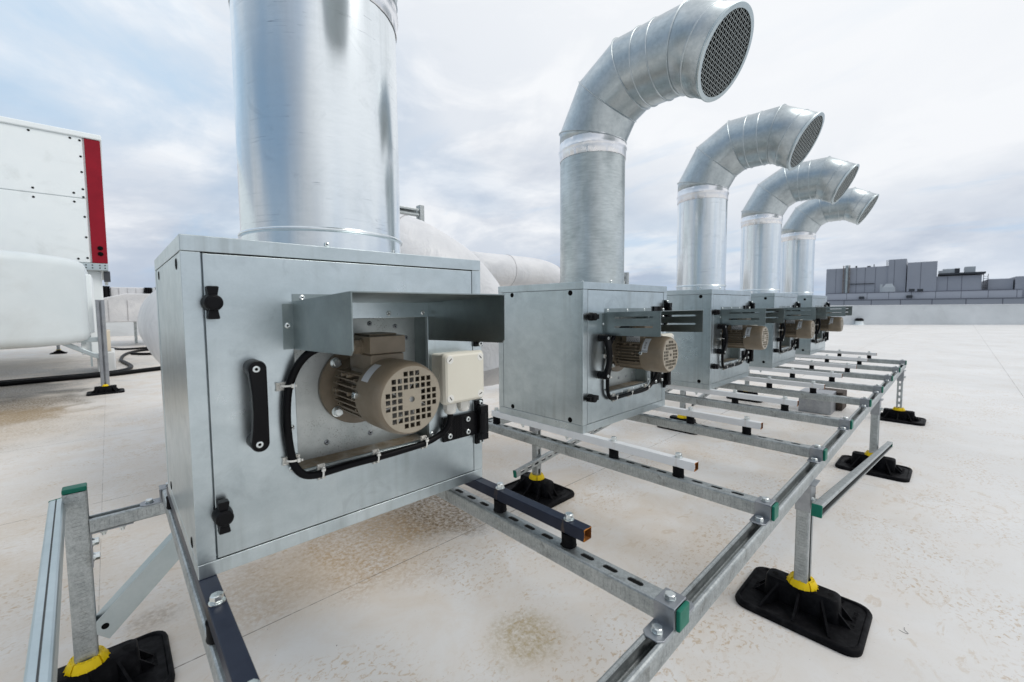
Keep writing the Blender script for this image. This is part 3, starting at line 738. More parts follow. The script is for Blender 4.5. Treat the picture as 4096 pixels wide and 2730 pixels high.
m = MB(); m.M = Matrix.Rotation(pi/2, 4, 'Z'); Z = ZB+G
m.box(.0385, .0445, -.025, .025, Z-.165, Z-.003); m.box(.0385, .19, -.025, .025, Z-.0095, Z-.0035); lb = m.build('angle_bracket', Z_plate, lg, bevel=.002)
for zz in (Z-.055, Z-.125): o = inst(T_hex, 'bolt', lb, (0,0,0)); o.matrix_basis = Matrix.Rotation(pi/2, 4, 'Z') @ Matrix.Translation(Vector((.0445, 0, zz))*S) @ Matrix.Rotation(pi/2, 4, 'Y')
for xx in (.085, .15): o = inst(T_nut, 'nut', lb, (0,0,0)); o.matrix_basis = Matrix.Rotation(pi/2, 4, 'Z') @ Matrix.Translation(Vector((xx, 0, Z-.0095))*S) @ Matrix.Rotation(pi, 4, 'X')

# braces
def brace(p0, p1, up, label, w=.062, h=.032, lip=.017, name='diagonal_brace', mm=None, slots=True, caps=(True, True), cat='brace', group='loose struts bracing the legs'):
    mt, ln = frame_mtx(p0, p1, up); r = root(name, None, label, cat, group, mtx=mt)
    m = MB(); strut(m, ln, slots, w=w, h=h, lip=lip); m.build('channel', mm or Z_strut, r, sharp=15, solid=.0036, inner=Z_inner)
    if caps[0]: cap_end(r, 0, -1, w+.004, h+.004)
    if caps[1]: cap_end(r, ln, 1, w+.004, h+.004)
    return r
brace((2.585, -1.005, -.318), (6.36, -1.005, -.83), (0, 1, 0), 'diagonal strut with a green end cap running beside the front legs', w=.062, h=.045)
brace((2.42, 1.150, -.690), (5.75, 1.150, -.28), (0, -1, .0), 'slotted diagonal strut behind the cabinets with its low green capped end by the rubber foot', w=.062, h=.030)
brace((6.1, 1.150, -.66), (8.7, 1.150, -.28), (0, -1, .0), 'slotted diagonal strut far behind the third and fourth cabinets', w=.070, h=.030, caps=(False, False))
brace((-.361, 1.245, -.079), (-.296, -.45, -.079), (.1, 0, -1), 'pale strut running towards the camera from the top of the tall left post', w=.046, h=.046, lip=.0012, name='side_strut', mm=Z_smooth, slots=False)
# L shaped brace from the left post up to the rear rail
mt, ln = frame_mtx((-.255, 1.178, -.715), (.22, 1.178, -.245), (0, 1, 0))
r = root('corner_brace', None, 'smooth pale angle brace from the foot of the tall left post up under the cabinet', 'brace', mtx=mt)
m = MB(); m.box(0, ln, -.056, .046, 0, .004); m.box(0, ln, -.056, -.052, .004, .07)
m.build('angle', Z_smooth, r, bevel=.0012)
m = MB(); m.lathe((.04, -.01, -.0006), (0,0,-1), [(0, .014), (.0004, .014)], 20); m.build('hole', holeM, r)
# counterweight
r = root('ballast_box', L(8.6, .05, -G), 'galvanised box with a dark brown block beside it on the roof under the platform', 'ballast')
m = MB(); m.box(-.35, .06, -.20, .24, 0, .34); m.build('box', Z_plate, r, bevel=.01)
m = MB(); m.box(.10, .50, -.28, .08, .01, .31); m.build('block', mat('brown_block', fn=noisy((.03,.022,.018), (.09,.065,.05), 25, .8, .5)), r, bevel=.01)
m = MB(); m.cyl((0,-.2005,.22), (0,-.206,.22), .04, n=16); m.build('plate', Z_plate, r)
# ------------------------------------------------------------ cabinets
def grille_disc(m, c, y, r, pitch=.0208, hole=.0154, lim=.1002):
    from mathutils.geometry import delaunay_2d_cdt
    vs = []; es = []; n = 72
    for k in range(n): vs.append(Vector((r*cos(2*pi*k/n), r*sin(2*pi*k/n))))
    es += [(k, (k+1) % n) for k in range(n)]
    holes = []
    for i in range(-5, 6):
        for j in range(-5, 6):
            x, z = i*pitch, j*pitch
            if abs(i) <= 1 and abs(j) <= 1: continue
            if sqrt((abs(x)+hole/2)**2+(abs(z)+hole/2)**2) > lim+.003: continue
            b = len(vs); h = hole/2
            vs += [Vector((x-h, z-h)), Vector((x+h, z-h)), Vector((x+h, z+h)), Vector((x-h, z+h))]
            es += [(b, b+1), (b+1, b+2), (b+2, b+3), (b+3, b)]; holes.append((x, z))
    b = len(vs); q = 16; hr = .0095
    vs += [Vector((hr*cos(2*pi*k/q), hr*sin(2*pi*k/q))) for k in range(q)]; es += [(b+k, b+(k+1) % q) for k in range(q)]
    V, _, F, *_r = delaunay_2d_cdt(vs, es, [], 1, 1e-6)
    F2 = []
    for f in F:
        cx = sum(V[i].x for i in f)/len(f); cz = sum(V[i].y for i in f)/len(f)
        if cx*cx+cz*cz < hr*hr*.95: continue
        if any(abs(cx-hx) < hole/2-1e-5 and abs(cz-hz) < hole/2-1e-5 for hx, hz in holes): continue
        F2.append(tuple(f))
    t = .004
    for yy, flip in ((y, 1), (y+t, -1)):
        m.add([(c[0]+v.x, yy, c[1]+v.y) for v in V], [f[::flip] for f in F2])
    h = hole/2
    for hx, hz in holes:
        q4 = [(c[0]+hx+a*h, c[1]+hz+b_*h) for a, b_ in ((-1,-1),(1,-1),(1,1),(-1,1))]
        m.add([(p[0], y, p[1]) for p in q4]+[(p[0], y+t, p[1]) for p in q4], [(i, (i+1) % 4, (i+1) % 4+4, i+4) for i in range(4)])

def make_motor(parent, mx, mz, near):
    """Motor with its axis along -Y, mounted on the recess panel at y=.10."""
    e = bpy.data.objects.new('motor', None); C.objects.link(e); e.parent = parent; e.location = Vector((mx, 0, mz))*S; e.empty_display_size = .03
    m = MB(); m.lathe((0, .0985, 0), (0,-1,0), [(0, .150), (.014, .150), (.0165, .1475), (.017, .112), (.030, .105), (.055, .098)], 56)
    fl = m.build('flange', taupe, e, sharp=35)
    for sx in (-1, 1):
        for sz in (-1, 1): inst(T_hex, 'bolt', fl, (sx*.091, .082, sz*.091), FRONT)
    m = MB(); m.cyl((0, .06, 0), (0, -.16, 0), .092, n=40)
    # horizontal cooling fins left and right, vertical ones underneath
    for k in range(-4, 4):
        z = k*.0205+.006; a = sqrt(max(.0, .1185**2-z*z)); b = sqrt(max(.0, .088**2-z*z))
        for s_ in (-1, 1): m.box(s_*b, s_*a, -.150, .045, z-.0022, z+.0022)
    for k in range(-3, 4):
        x = k*.0205; a = sqrt(max(0, .114**2-x*x)); b = sqrt(.088**2-x*x); m.box(x-.0022, x+.0022, -.150, .045, -a, -b)
    m.prism([(-.070, -.094), (.070, -.094), (.088, -.070), (.088, -.060), (-.088, -.060), (-.088, -.070)], -.150, .030, 'y')
    for s_ in (-1, 1):
        for zz in (-.052, -.012, .028, .048):
            m.box(s_*.088, s_*sqrt(.1175**2-zz*zz), -.118, -.111, zz-.006, zz+.006); m.box(s_*.088, s_*sqrt(.1175**2-zz*zz), .016, .023, zz-.006, zz+.006)
    m.build('finned_body', taupe, e, sharp=35)
    for s_ in (-1, 1):
        for y, z in ((.030, .004), (.006, .004), (-.096, .004), (-.030, .062), (-.075, .062)):
            R0 = sqrt(.117**2-z*z) if z < .05 else .108; m = MB()
            m.cyl((s_*(R0-.03), y, z), (s_*(R0+.006), y, z), .0068, n=14, caps=(True, False)); m.cyl((s_*(R0+.006), y, z), (s_*(R0+.004), y, z), .0068, .0034, n=14, caps=(False, False)); m.build('boss', taupe, e)
    # fan cover: curved shell, flat grille in front
    m = MB(); prof = [(0, .1165), (0, .1195), (.115, .1195), (.130, .1180), (.142, .1150), (.150, .1125), (.1555, .1085), (.1575, .1062)]
    m.lathe((0, -.145, 0), (0,-1,0), prof, 72, caps=(False, False)); cv = m.build('fan_cover', taupe, e, sharp=60)
    m = MB(); grille_disc(m, (0, 0), -.3025, .1066); m.build('grille', taupe_face, cv, sharp=30)
    for s_ in (-1, 1): inst(T_screw, 'screw', cv, (s_*.1192, -.158, .010), (0, s_*pi/2, 0))
    m = MB(); m.cyl((0, -.165, 0), (0, -.292, 0), .024, n=20)
    for k in range(8):
        a = 2*pi*k/8+.2; ca, sa = cos(a), sin(a)
        P = [(.024*ca, .024*sa), (.096*ca, .096*sa)]; d = (-sa*.0015, ca*.0015)
        m.add([(P[0][0]+d[0], -.20, P[0][1]+d[1]), (P[1][0]+d[0], -.20, P[1][1]+d[1]), (P[1][0]+d[0]*8, -.275, P[1][1]+d[1]*8), (P[0][0]+d[0]*8, -.275, P[0][1]+d[1]*8),
               (P[0][0]-d[0], -.20, P[0][1]-d[1]), (P[1][0]-d[0], -.20, P[1][1]-d[1]), (P[1][0]+d[0]*6, -.275, P[1][1]+d[1]*6), (P[0][0]+d[0]*6, -.275, P[0][1]+d[1]*6)],
              [(0,1,2,3), (7,6,5,4), (0,4,5,1), (1,5,6,2), (2,6,7,3), (3,7,4,0)])
    m.build('fan', fanM, cv)
    # terminal box
    m = MB(); m.box(-.062, .062, -.150, .022, .070, .1345); m.prism([(-.078, .05), (.078, .05), (.062, .085), (-.062, .085)], -.1495, .0, 'y')
    tb = m.build('terminal_box', taupe, e, bevel=.005)
    m = MB(); m.box(-.066, .066, -.154, .026, .1362, .196); m.box(-.052, .052, -.120, -.0, .196, .2025); m.build('lid', taupe, tb, bevel=.007)
    m = MB(); m.cyl((-.066, -.085, .160), (-.075, -.085, .160), .028, n=24); m.cyl((-.075, -.085, .160), (-.094, -.085, .160), .026, n=6); m.cyl((-.094, -.085, .160), (-.110, -.085, .160), .021, .018, n=20)
    m.build('cable_gland', taupe, tb)
    # stickers
    def curved(a0, a1, y0, y1, name, rr=.1203):
        m = MB(); n = 10; P = []
        for yy in (y0, y1): P += [(rr*cos(a0+(a1-a0)*k/n), yy, rr*sin(a0+(a1-a0)*k/n)) for k in range(n+1)]
        m.add(P, [(k, k+1, k+n+2, k+n+1) for k in range(n)]); return m.build(name, sticker, cv)
    if near:
        curved(radians(118), radians(152), -.166, -.214, 'blank_sticker')
    else:
        st = curved(radians(121), radians(172), -.160, -.202, 'code_sticker')
        m = MB(); rr = .1206
        for k in range(15):
            a = radians(138+k*1.65)
            if k % 5 == 4: continue
            P = [(rr*cos(a+da), yy, rr*sin(a+da)) for da in (0, .014) for yy in (-.174, -.186)]
            m.add(P, [(0, 1, 3, 2)])
        for k, wd in enumerate((.010, .004, .012, .007, .006)):
            a = radians(168); y0_ = -.165-k*.0075; P = [(rr*cos(a+da), yy, rr*sin(a+da)) for da in (-.03, .03) for yy in (y0_, y0_-.004)]
            m.add(P, [(0, 1, 3, 2)])
        m.build('printed_code', ink, st)
        m = MB(); m.box(-.0665, -.0628, -.118, -.020, .072, .122); npb = m.build('nameplate', sticker, tb, bevel=.001)
        me = text_mesh('SIEMENS', .016, ink); o = inst(me, 'lettering', npb, (-.0668, -.045, .113), None); o.rotation_euler = (pi/2, 0, -pi/2)
        m = MB(); rg = random.Random(5)
        for row in range(5):
            y = -.024
            while y > -.108:
                l = .004+.010*rg.random(); m.box(-.0668, -.0664, max(y-l, -.112), y, .076+row*.0062, .0785+row*.0062); y -= l+.0035
        m.build('printed_lines', ink, npb)
    return e

def make_cabinet(x0, y0, W, D, H, near, label):
    r = root('fan_cabinet', L(x0, y0, 0), label, 'fan cabinet', 'row of galvanised fan cabinets')
    lb = .0455; hb = .0435 if near else .048
    t = .003
    # body
    m = MB()
    m.box(.0016, .016, .014, D-.052, hb+.002, H-lb-.002); m.box(W-.016, W-.0016, .014, D-.052, hb+.002, H-lb-.002)
    m.box(.0, .016, D-.050, D, hb+.002, H-lb-.002); m.box(W-.016, W, D-.050, D, hb+.002, H-lb-.002); m.box(.017, W-.017, D-.02, D-.0015, hb+.002, H-lb-.002)
    m.box(.0003, .0465, .0, .0125, hb+.0015, H-lb-.0015); m.box(W-.0485, W-.0003, .0, .0125, hb+.0015, H-lb-.0015)
    m.box(.0465, .058, .020, .024, hb+.002, H-lb-.002); m.box(W-.06, W-.0485, .020, .024, hb+.002, H-lb-.002)
    body = m.build('body', Z_cab, r, bevel=.0012)
    m = MB(); m.box(.001, W-.001, 0, D, 0, hb); m.build('base_frame', Z_cab, r, bevel=.0018)
    m = MB(); m.box(0, W, -.001, D+.001, H-lb, H); m.build('lid', Z_cab, r, bevel=.0018)
    m = MB(); m.box(.02, .075, .026, .030, hb, H-lb); m.box(W-.08, W-.02, .026, .030, hb, H-lb); m.box(.075, W-.08, .026, .030, hb, hb+.03); m.box(.075, W-.08, .026, .030, H-lb-.03, H-lb); m.build('gap_shade_sheet', holeM, body)  # black sheets behind the door gap, standing in for its shade
    # dark plugs on the sides
    hy = (.107, .690) if near else (.100, .624); hz = (.073, .931) if near else (.0695, .875)
    if not near: pass
    for sx, xx in ((-1, .0016), (1, W-.0016)):
        for a in hy:
            for b in hz:
                bb = b if not near or b < .5 else .925
                m = MB(); m.lathe((xx, a, bb), (sx, 0, 0), [(0, .0165), (.0012, .0165), (.0020, .0145), (.0008, .0135)], 28); m.build('plug', holeM, body)
    # door with an opening and recessed motor compartment
    if near:
        dx0, dx1, dz0, dz1 = .0505, 1.0305, .0475, .9505; ox0, ox1, oz0, oz1 = .286, .797, .245, .752
        mx, mz = .541, .499; hx0, hx1, hzb, hzt = .285, .804, .658, .810; dep = .458; rise = .019; fz = .838; fxl = .254
    else:
        dx0, dx1, dz0, dz1 = .0495, 1.0265, .0515, .8925; ox0, ox1, oz0, oz1 = .264, .800, .222, .722
        mx, mz = .532, .473; hx0, hx1, hzb, hzt = .231, .831, .600, .748; dep = .382; rise = .010; fz = .776; fxl = .199
    m = MB()
    def fr(y0, y1):
        o = [(dx0, dz0), (dx1, dz0), (dx1, dz1), (dx0, dz1)]; i = [(ox0, oz0), (ox1, oz0), (ox1, oz1), (ox0, oz1)]
        P = [(a, y0, b) for a, b in o+i]+[(a, y1, b) for a, b in o+i]
        F = []
        for k in range(4):
            l = (k+1) % 4
            F += [(k, l, 4+l, 4+k), (8+k, 8+4+k, 8+4+l, 8+l), (k, 8+k, 8+l, l), (4+k, 4+l, 12+l, 12+k)]
        m.add(P, F)
    fr(-.0008, .018)
    door = m.build('door', Z_cab, r, bevel=.0022)
    m = MB()  # liner
    P = [(ox0, ox1, oz0, oz1)]; g = .0025
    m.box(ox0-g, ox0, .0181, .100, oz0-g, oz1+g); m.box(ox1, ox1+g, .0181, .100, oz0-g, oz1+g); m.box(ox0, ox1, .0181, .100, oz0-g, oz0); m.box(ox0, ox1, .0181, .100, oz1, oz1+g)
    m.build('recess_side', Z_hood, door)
    m = MB(); m.box(ox0-.01, ox1+.01, .1003, .106, oz0-.01, oz1+.01); rp = m.build('recess_panel', Z_recess, door)
    m = MB(); m.box(ox0+.004, ox1-.004, .022, .0995, oz0+.0004, oz0+.0022); m.build('dirt_film', mat_dirt, door)
    for a, b in ((.02, .05), (.13, .05), (.30, .05), (.012, .15), (.012, .28), (.40, .05), (.49, .07), (.49, .16), (.42, .47), (.31, .485), (.20, .485), (.47, .42)):
        inst(T_rivetd, 'rivet', rp, (ox0+a, .1003, oz0+b), FRONT)
    for a, b in ((-.018, .30), (-.018, .155), (-.022, .02), (.05, -.018), (.18, -.018), (.33, -.018), (.46, -.018), (.012+ox1-ox0, .02), (.012+ox1-ox0, .12), (.34, .525), (.49, .525)):
        if near and b > .5: inst(T_rivet, 'rivet', door, (ox0+a, -.0008, oz0+.525), FRONT)
        elif b < .5: inst(T_rivet, 'rivet', door, (ox0+a, -.0008, oz0+b), FRONT)
    # rain hood
    m = MB(); t = .0032
    m.prism([(-.0012, hzb), (-dep+.012, hzb+rise*.7), (-dep, hzb+rise*.7+.012), (-dep, hzt+rise), (-.0012, hzt)], hx0, hx0+t, 'x') if near else None
    m.prism([(-.0012, hzb), (-dep+.012, hzb+rise*.7), (-dep, hzb+rise*.7+.012), (-dep, hzt+rise), (-.0012, hzt)], hx1-t, hx1, 'x') if near else None
    if not near:
        for xa in (hx0, hx1-t):
            zs = [0, .052, .064, .108, .120]   # solid bands between two slots
            def q(y, z): return (y, z+rise*(-y/dep))
            ya, yb = -.073, -.332
            bands = [(hzb, .052), (.064, .107), (.119, hzt-hzb)]
            m.prism([q(-.0012, hzb), q(-dep, hzb), q(-dep, hzb+.0505), q(-.0012, hzb+.0505)], xa, xa+t, 'x')
            m.prism([q(-.0012, hzb+.0625), q(-dep, hzb+.0625), q(-dep, hzb+.1085), q(-.0012, hzb+.1085)], xa, xa+t, 'x')
            m.prism([q(-.0012, hzb+.1205), q(-dep, hzb+.1205), q(-dep, hzt), q(-.0012, hzt)], xa, xa+t, 'x')
            for lo, hi in ((.0505, .0625), (.1085, .1205)):
                m.prism([q(-.0012, hzb+lo), q(ya, hzb+lo), q(ya, hzb+hi), q(-.0012, hzb+hi)], xa, xa+t, 'x')
                m.prism([q(yb, hzb+lo), q(-dep, hzb+lo), q(-dep, hzb+hi), q(yb, hzb+hi)], xa, xa+t, 'x')
    m.prism([(-.0012, hzt), (-dep-.001, hzt+rise), (-dep-.001, hzt+rise+t), (-.0012, hzt+t)], hx0-.0006, hx1+.0006, 'x')
    m.box(hx0, hx1+(.03 if near else 0), -.0042, -.001, hzt+t, fz)
    m.box(fxl, hx0, -.0042, -.001, hzb+.001, hzt-.004)
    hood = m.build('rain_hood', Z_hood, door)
    for a in (.030, .27, .50): inst(T_rivet, 'rivet', hood, (hx0+a, -.0042, (hzt+fz)/2+.002), FRONT)
    inst(T_rivet, 'rivet', hood, (fxl+.014, -.0042, (hzb+hzt)/2+.002), FRONT)
    mo = make_motor(r, mx, mz, near)
    # latches
    for kz in ((.809, .181) if near else (.727, .217)):
        m = MB(); cx = .066
        m.lathe((cx, -.001, kz), (0,-1,0), [(0, .026), (.020, .026), (.024, .024), (.044, .0235), (.048, .0215), (.0482, .018), (.050, .017)], 32)
        for s_ in (-1, 1):
            P = [(s_*.016, -.010), (s_*.044, -.015), (s_*.047, -.012), (s_*.047, .012), (s_*.044, .015), (s_*.016, .010)]
            pts = [(cx+(b if near else a), kz+(a if near else b)) for a, b in P]
            m.prism(pts, -.040, -.012, 'y')
        m.build('latch', black, door, bevel=.0022, sharp=30)
    # pull handle
    hc, h0, h1 = (.163, .385, .612) if near else (.176, .350, .590)
    m = MB()
    for zz in (h0, h1): m.lathe((hc, -.001, zz), (0,-1,0), [(0, .0255), (.030, .0250), (.060, .0250), (.066, .023), (.067, .021)], 32)
    n = 18; rings = []
    for k in range(n+1):
        u = k/n; zz = h0-.004+(h1-h0+.008)*u; b = sin(pi*u); wd = .0245-.0045*b; yo = -.067-.020*b; yi = -.036-.030*b
        rings.append([(hc-wd, yo+.004, zz), (hc-wd+.004, yo, zz), (hc+wd-.004, yo, zz), (hc+wd, yo+.004, zz), (hc+wd, yi, zz), (hc-wd, yi, zz)])
    m.loft(rings); hd = m.build('handle', black, door, sharp=40)
    for zz in (h0, h1):
        m = MB(); m.lathe((hc-.002, -.0672, zz), (0,-1,0), [(0, .017), (.0006, .017)], 22); m.build('screw_pocket_shade', holeM, hd)
        inst(T_screw, 'screw', hd, (hc-.004, -.0672, zz), FRONT).scale = (.85, .85, .3)
    # hinges
    for hz_ in ((.271, .715) if near else (.250, .735)):
        m = MB(); m.box(.858, 1.0295, -.0145, -.001, hz_-.052, hz_+.052)
        for k in range(6): m.box(.908+k*.0085, .912+k*.0085, -.0165, -.0145, hz_-.051, hz_+.051)
        m.box(1.0355, W-.004, -.0145, -.001, hz_-.10, hz_+.10)
        m.box(1.040, W, -.046, -.0145, hz_+.046, hz_+.078); m.box(1.040, W, -.046, -.0145, hz_-.076, hz_-.048)
        m.cyl((1.058, -.030, hz_-.048), (1.058, -.030, hz_+.046), .019, n=24); m.box(1.0295, 1.062, -.016, -.010, hz_-.045, hz_+.043)
        m.box(1.046, W+.002, -.044, -.014, hz_-.047, hz_+.045)
        hn = m.build('hinge', black, r, bevel=.0016)
        for a, b in ((.886, -.029), (.984, .027), (.984, -.029), (1.060, .087), (1.060, -.087)): inst(T_screw, 'screw', hn, (a, -.0145, hz_+b), FRONT)
    # junction box
    jx0, jx1, jz0, jz1 = (.808, 1.018, .397, .607) if near else (.800, 1.008, .376, .584)
    def rr(x0_, x1_, z0_, z1_, c, y):
        P = []
        for cx, cz, a0 in ((x1_-c, z1_-c, 0), (x0_+c, z1_-c, pi/2), (x0_+c, z0_+c, pi), (x1_-c, z0_+c, 3*pi/2)):
            for k in range(6): a = a0+k*pi/10; P.append((cx+c*cos(a), y, cz+c*sin(a)))
        return P
    i = .006
    m = MB(); m.loft([rr(jx0+i, jx1-i, jz0+i, jz1-i, .012, -.001), rr(jx0+i, jx1-i, jz0+i, jz1-i, .012, -.062), rr(jx0+i*.3, jx1-i*.3, jz0+i*.3, jz1-i*.3, .014, -.064), rr(jx0+i*.3, jx1-i*.3, jz0+i*.3, jz1-i*.3, .014, -.070)])
    m.lathe((jx0+i, -.034, (jz0+jz1)/2+.02), (-1,0,0), [(0, .026), (.002, .025), (.0022, .018), (.0012, .017), (.0013, .010)], 24)
    jb = m.build('junction_box', cream, r, sharp=30)
    m = MB(); m.loft([rr(jx0, jx1, jz0, jz1, .016, -.0712), rr(jx0, jx1, jz0, jz1, .016, -.086), rr(jx0+.006, jx1-.006, jz0+.006, jz1-.006, .018, -.098), rr(jx0+.014, jx1-.014, jz0+.014, jz1-.014, .020, -.103)])
    m.build('lid', cream, jb, sharp=18)
    for a, sx in ((jx0, 1), (jx1, -1)):
        for b, sz in ((jz0, 1), (jz1, -1)):
            cx, cz = a+sx*.027, b+sz*.027; m = MB(); m.lathe((cx, -.094, cz), (0,-1,0), [(0, .0172), (.0082, .0172), (.0096, .0155)], 26)
            m.cur = 1; m.M = Matrix.Translation((cx, 0, cz)) @ Matrix.Rotation(radians(45*sx*sz+180*random.random()*.15), 4, 'Y'); m.box(-.008, .008, -.1042, -.1034, -.0017, .0017)
            m.build('lid_screw', [disk, holeM], jb)
    for gx in ((.873, .943) if near else (.862, .935)):
        m = MB(); m.cyl((gx, -.043, jz0+.006), (gx, -.043, jz0-.006), .027, n=24); m.cyl((gx, -.043, jz0-.006), (gx, -.043, jz0-.032), .028, n=6); m.lathe((gx, -.043, jz0-.032), (0,0,-1), [(0, .026), (.010, .025), (.017, .019), (.018, .012)], 24)
        m.build('cable_gland', disk, jb)
    # cable
    y = -.022
    if near:
        P = [(.873, -.043, jz0-.045), (.872, -.042, .320), (.860, -.034, .285), (.830, y, .259), (.767, y, .242), (.662, y, .236), (.566, y, .234), (.452, y, .234), (.375, y, .231), (.325, y, .231), (.290, y, .245), (.267, y, .280),
             (.256, y, .332), (.250, y, .400), (.250, y, .466), (.257, y, .530), (.270, y-.004, .573), (.289, y-.015, .615), (.320, y-.032, .650), (.365, -.070, .667), (.405, -.083, .662), (mx-.108, -.085, mz+.160)]
        clips = [(.252, .545, 1), (.262, .300, 1), (.352, .231, 0), (.552, .234, 0), (.761, .241, 0)]; rad = .0128
    else:
        P = [(.862, -.043, jz0-.045), (.861, -.042, .300), (.852, -.034, .262), (.830, y, .225), (.790, y, .197), (.726, y, .182), (.607, y, .178), (.530, y, .182), (.404, y, .180), (.326, y, .178), (.276, y, .186), (.247, y, .215),
             (.236, y, .263), (.236, y, .318), (.240, y, .377), (.244, y, .468), (.246, y-.01, .540), (.262, y-.03, .600), (.310, -.070, .645), (.370, -.084, .650), (mx-.108, -.085, mz+.160)]
        clips = [(.243, .470, 1), (.236, .330, 1), (.330, .179, 0), (.522, .182, 0), (.755, .188, 0)]; rad = .0122
    m = MB(); m.sweep(P, rad, n=14, sub=7); cb = m.build('cable', cableM, r)
    for a, b, v in clips:
        m = MB(); m.M = Matrix.Translation((a, 0, b)) @ Matrix.Rotation(pi/2 if v else 0, 4, 'Y')
        m.box(-.009, .016, -.007, -.001, -.026, .026); m.box(-.009, -.002, -.012, -.007, -.026, -.018); m.box(-.009, -.002, -.012, -.007, .018, .026)
        m.box(.010, .016, -.012, -.007, -.026, -.018); m.box(.010, .016, -.012, -.007, .018, .026)
        m.build('cable_clip', tieM, cb, bevel=.0015)
        m = MB(); m.M = Matrix.Translation((a, 0, b)) @ Matrix.Rotation((pi/2 if v else 0)+radians(4), 4, 'Y'); rr_ = rad+.0018; n = 18; R1 = []
        for k in range(n):
            t_ = 2*pi*k/n; q_ = Vector((0, y+rr_*cos(t_)*1.05, rr_*sin(t_)*1.25)); o_ = Vector((0, cos(t_)*.0016, sin(t_)*.0016))
            R1.append([q_+Vector((-.003, 0, 0)), q_+Vector((.003, 0, 0)), q_+Vector((.003, 0, 0))+o_, q_+Vector((-.003, 0, 0))+o_])
        m.loft(R1, loop=True); m.box(-.006, .006, y-rad-.006, y-rad+.002, .010, .018); m.box(-.0035, .0035, y-rad-.006, y-rad-.004, .021, .026)
        m.build('cable_tie', disk, cb)
    return r
mat_dirt = mat('dried_dirt', fn=noisy((.20,.155,.10), (.36,.31,.24), 22, .7, 0, ((.40,.41,.39), .8), 9))
cabA = make_cabinet(0, 0, 1.082, .849, 1.0, True, 'nearest galvanised cabinet with plain solid rain hood over its motor')
CX = [1.962, 3.930, 5.896, 7.898]
cl_ = ['second galvanised cabinet from the camera, under the dull striped duct', 'third galvanised cabinet in the row, between the second and fourth', 'fourth galvanised cabinet in the row, next to the farthest one', 'farthest galvanised cabinet at the end of the row']
cabB = make_cabinet(CX[0], .0813, 1.082, .770, .9416, False, cl_[0])
for x, lb in zip(CX[1:], cl_[1:]):
    o = copy_tree(cabB); o.location = L(x, .0813, 0); tag(o, lb)

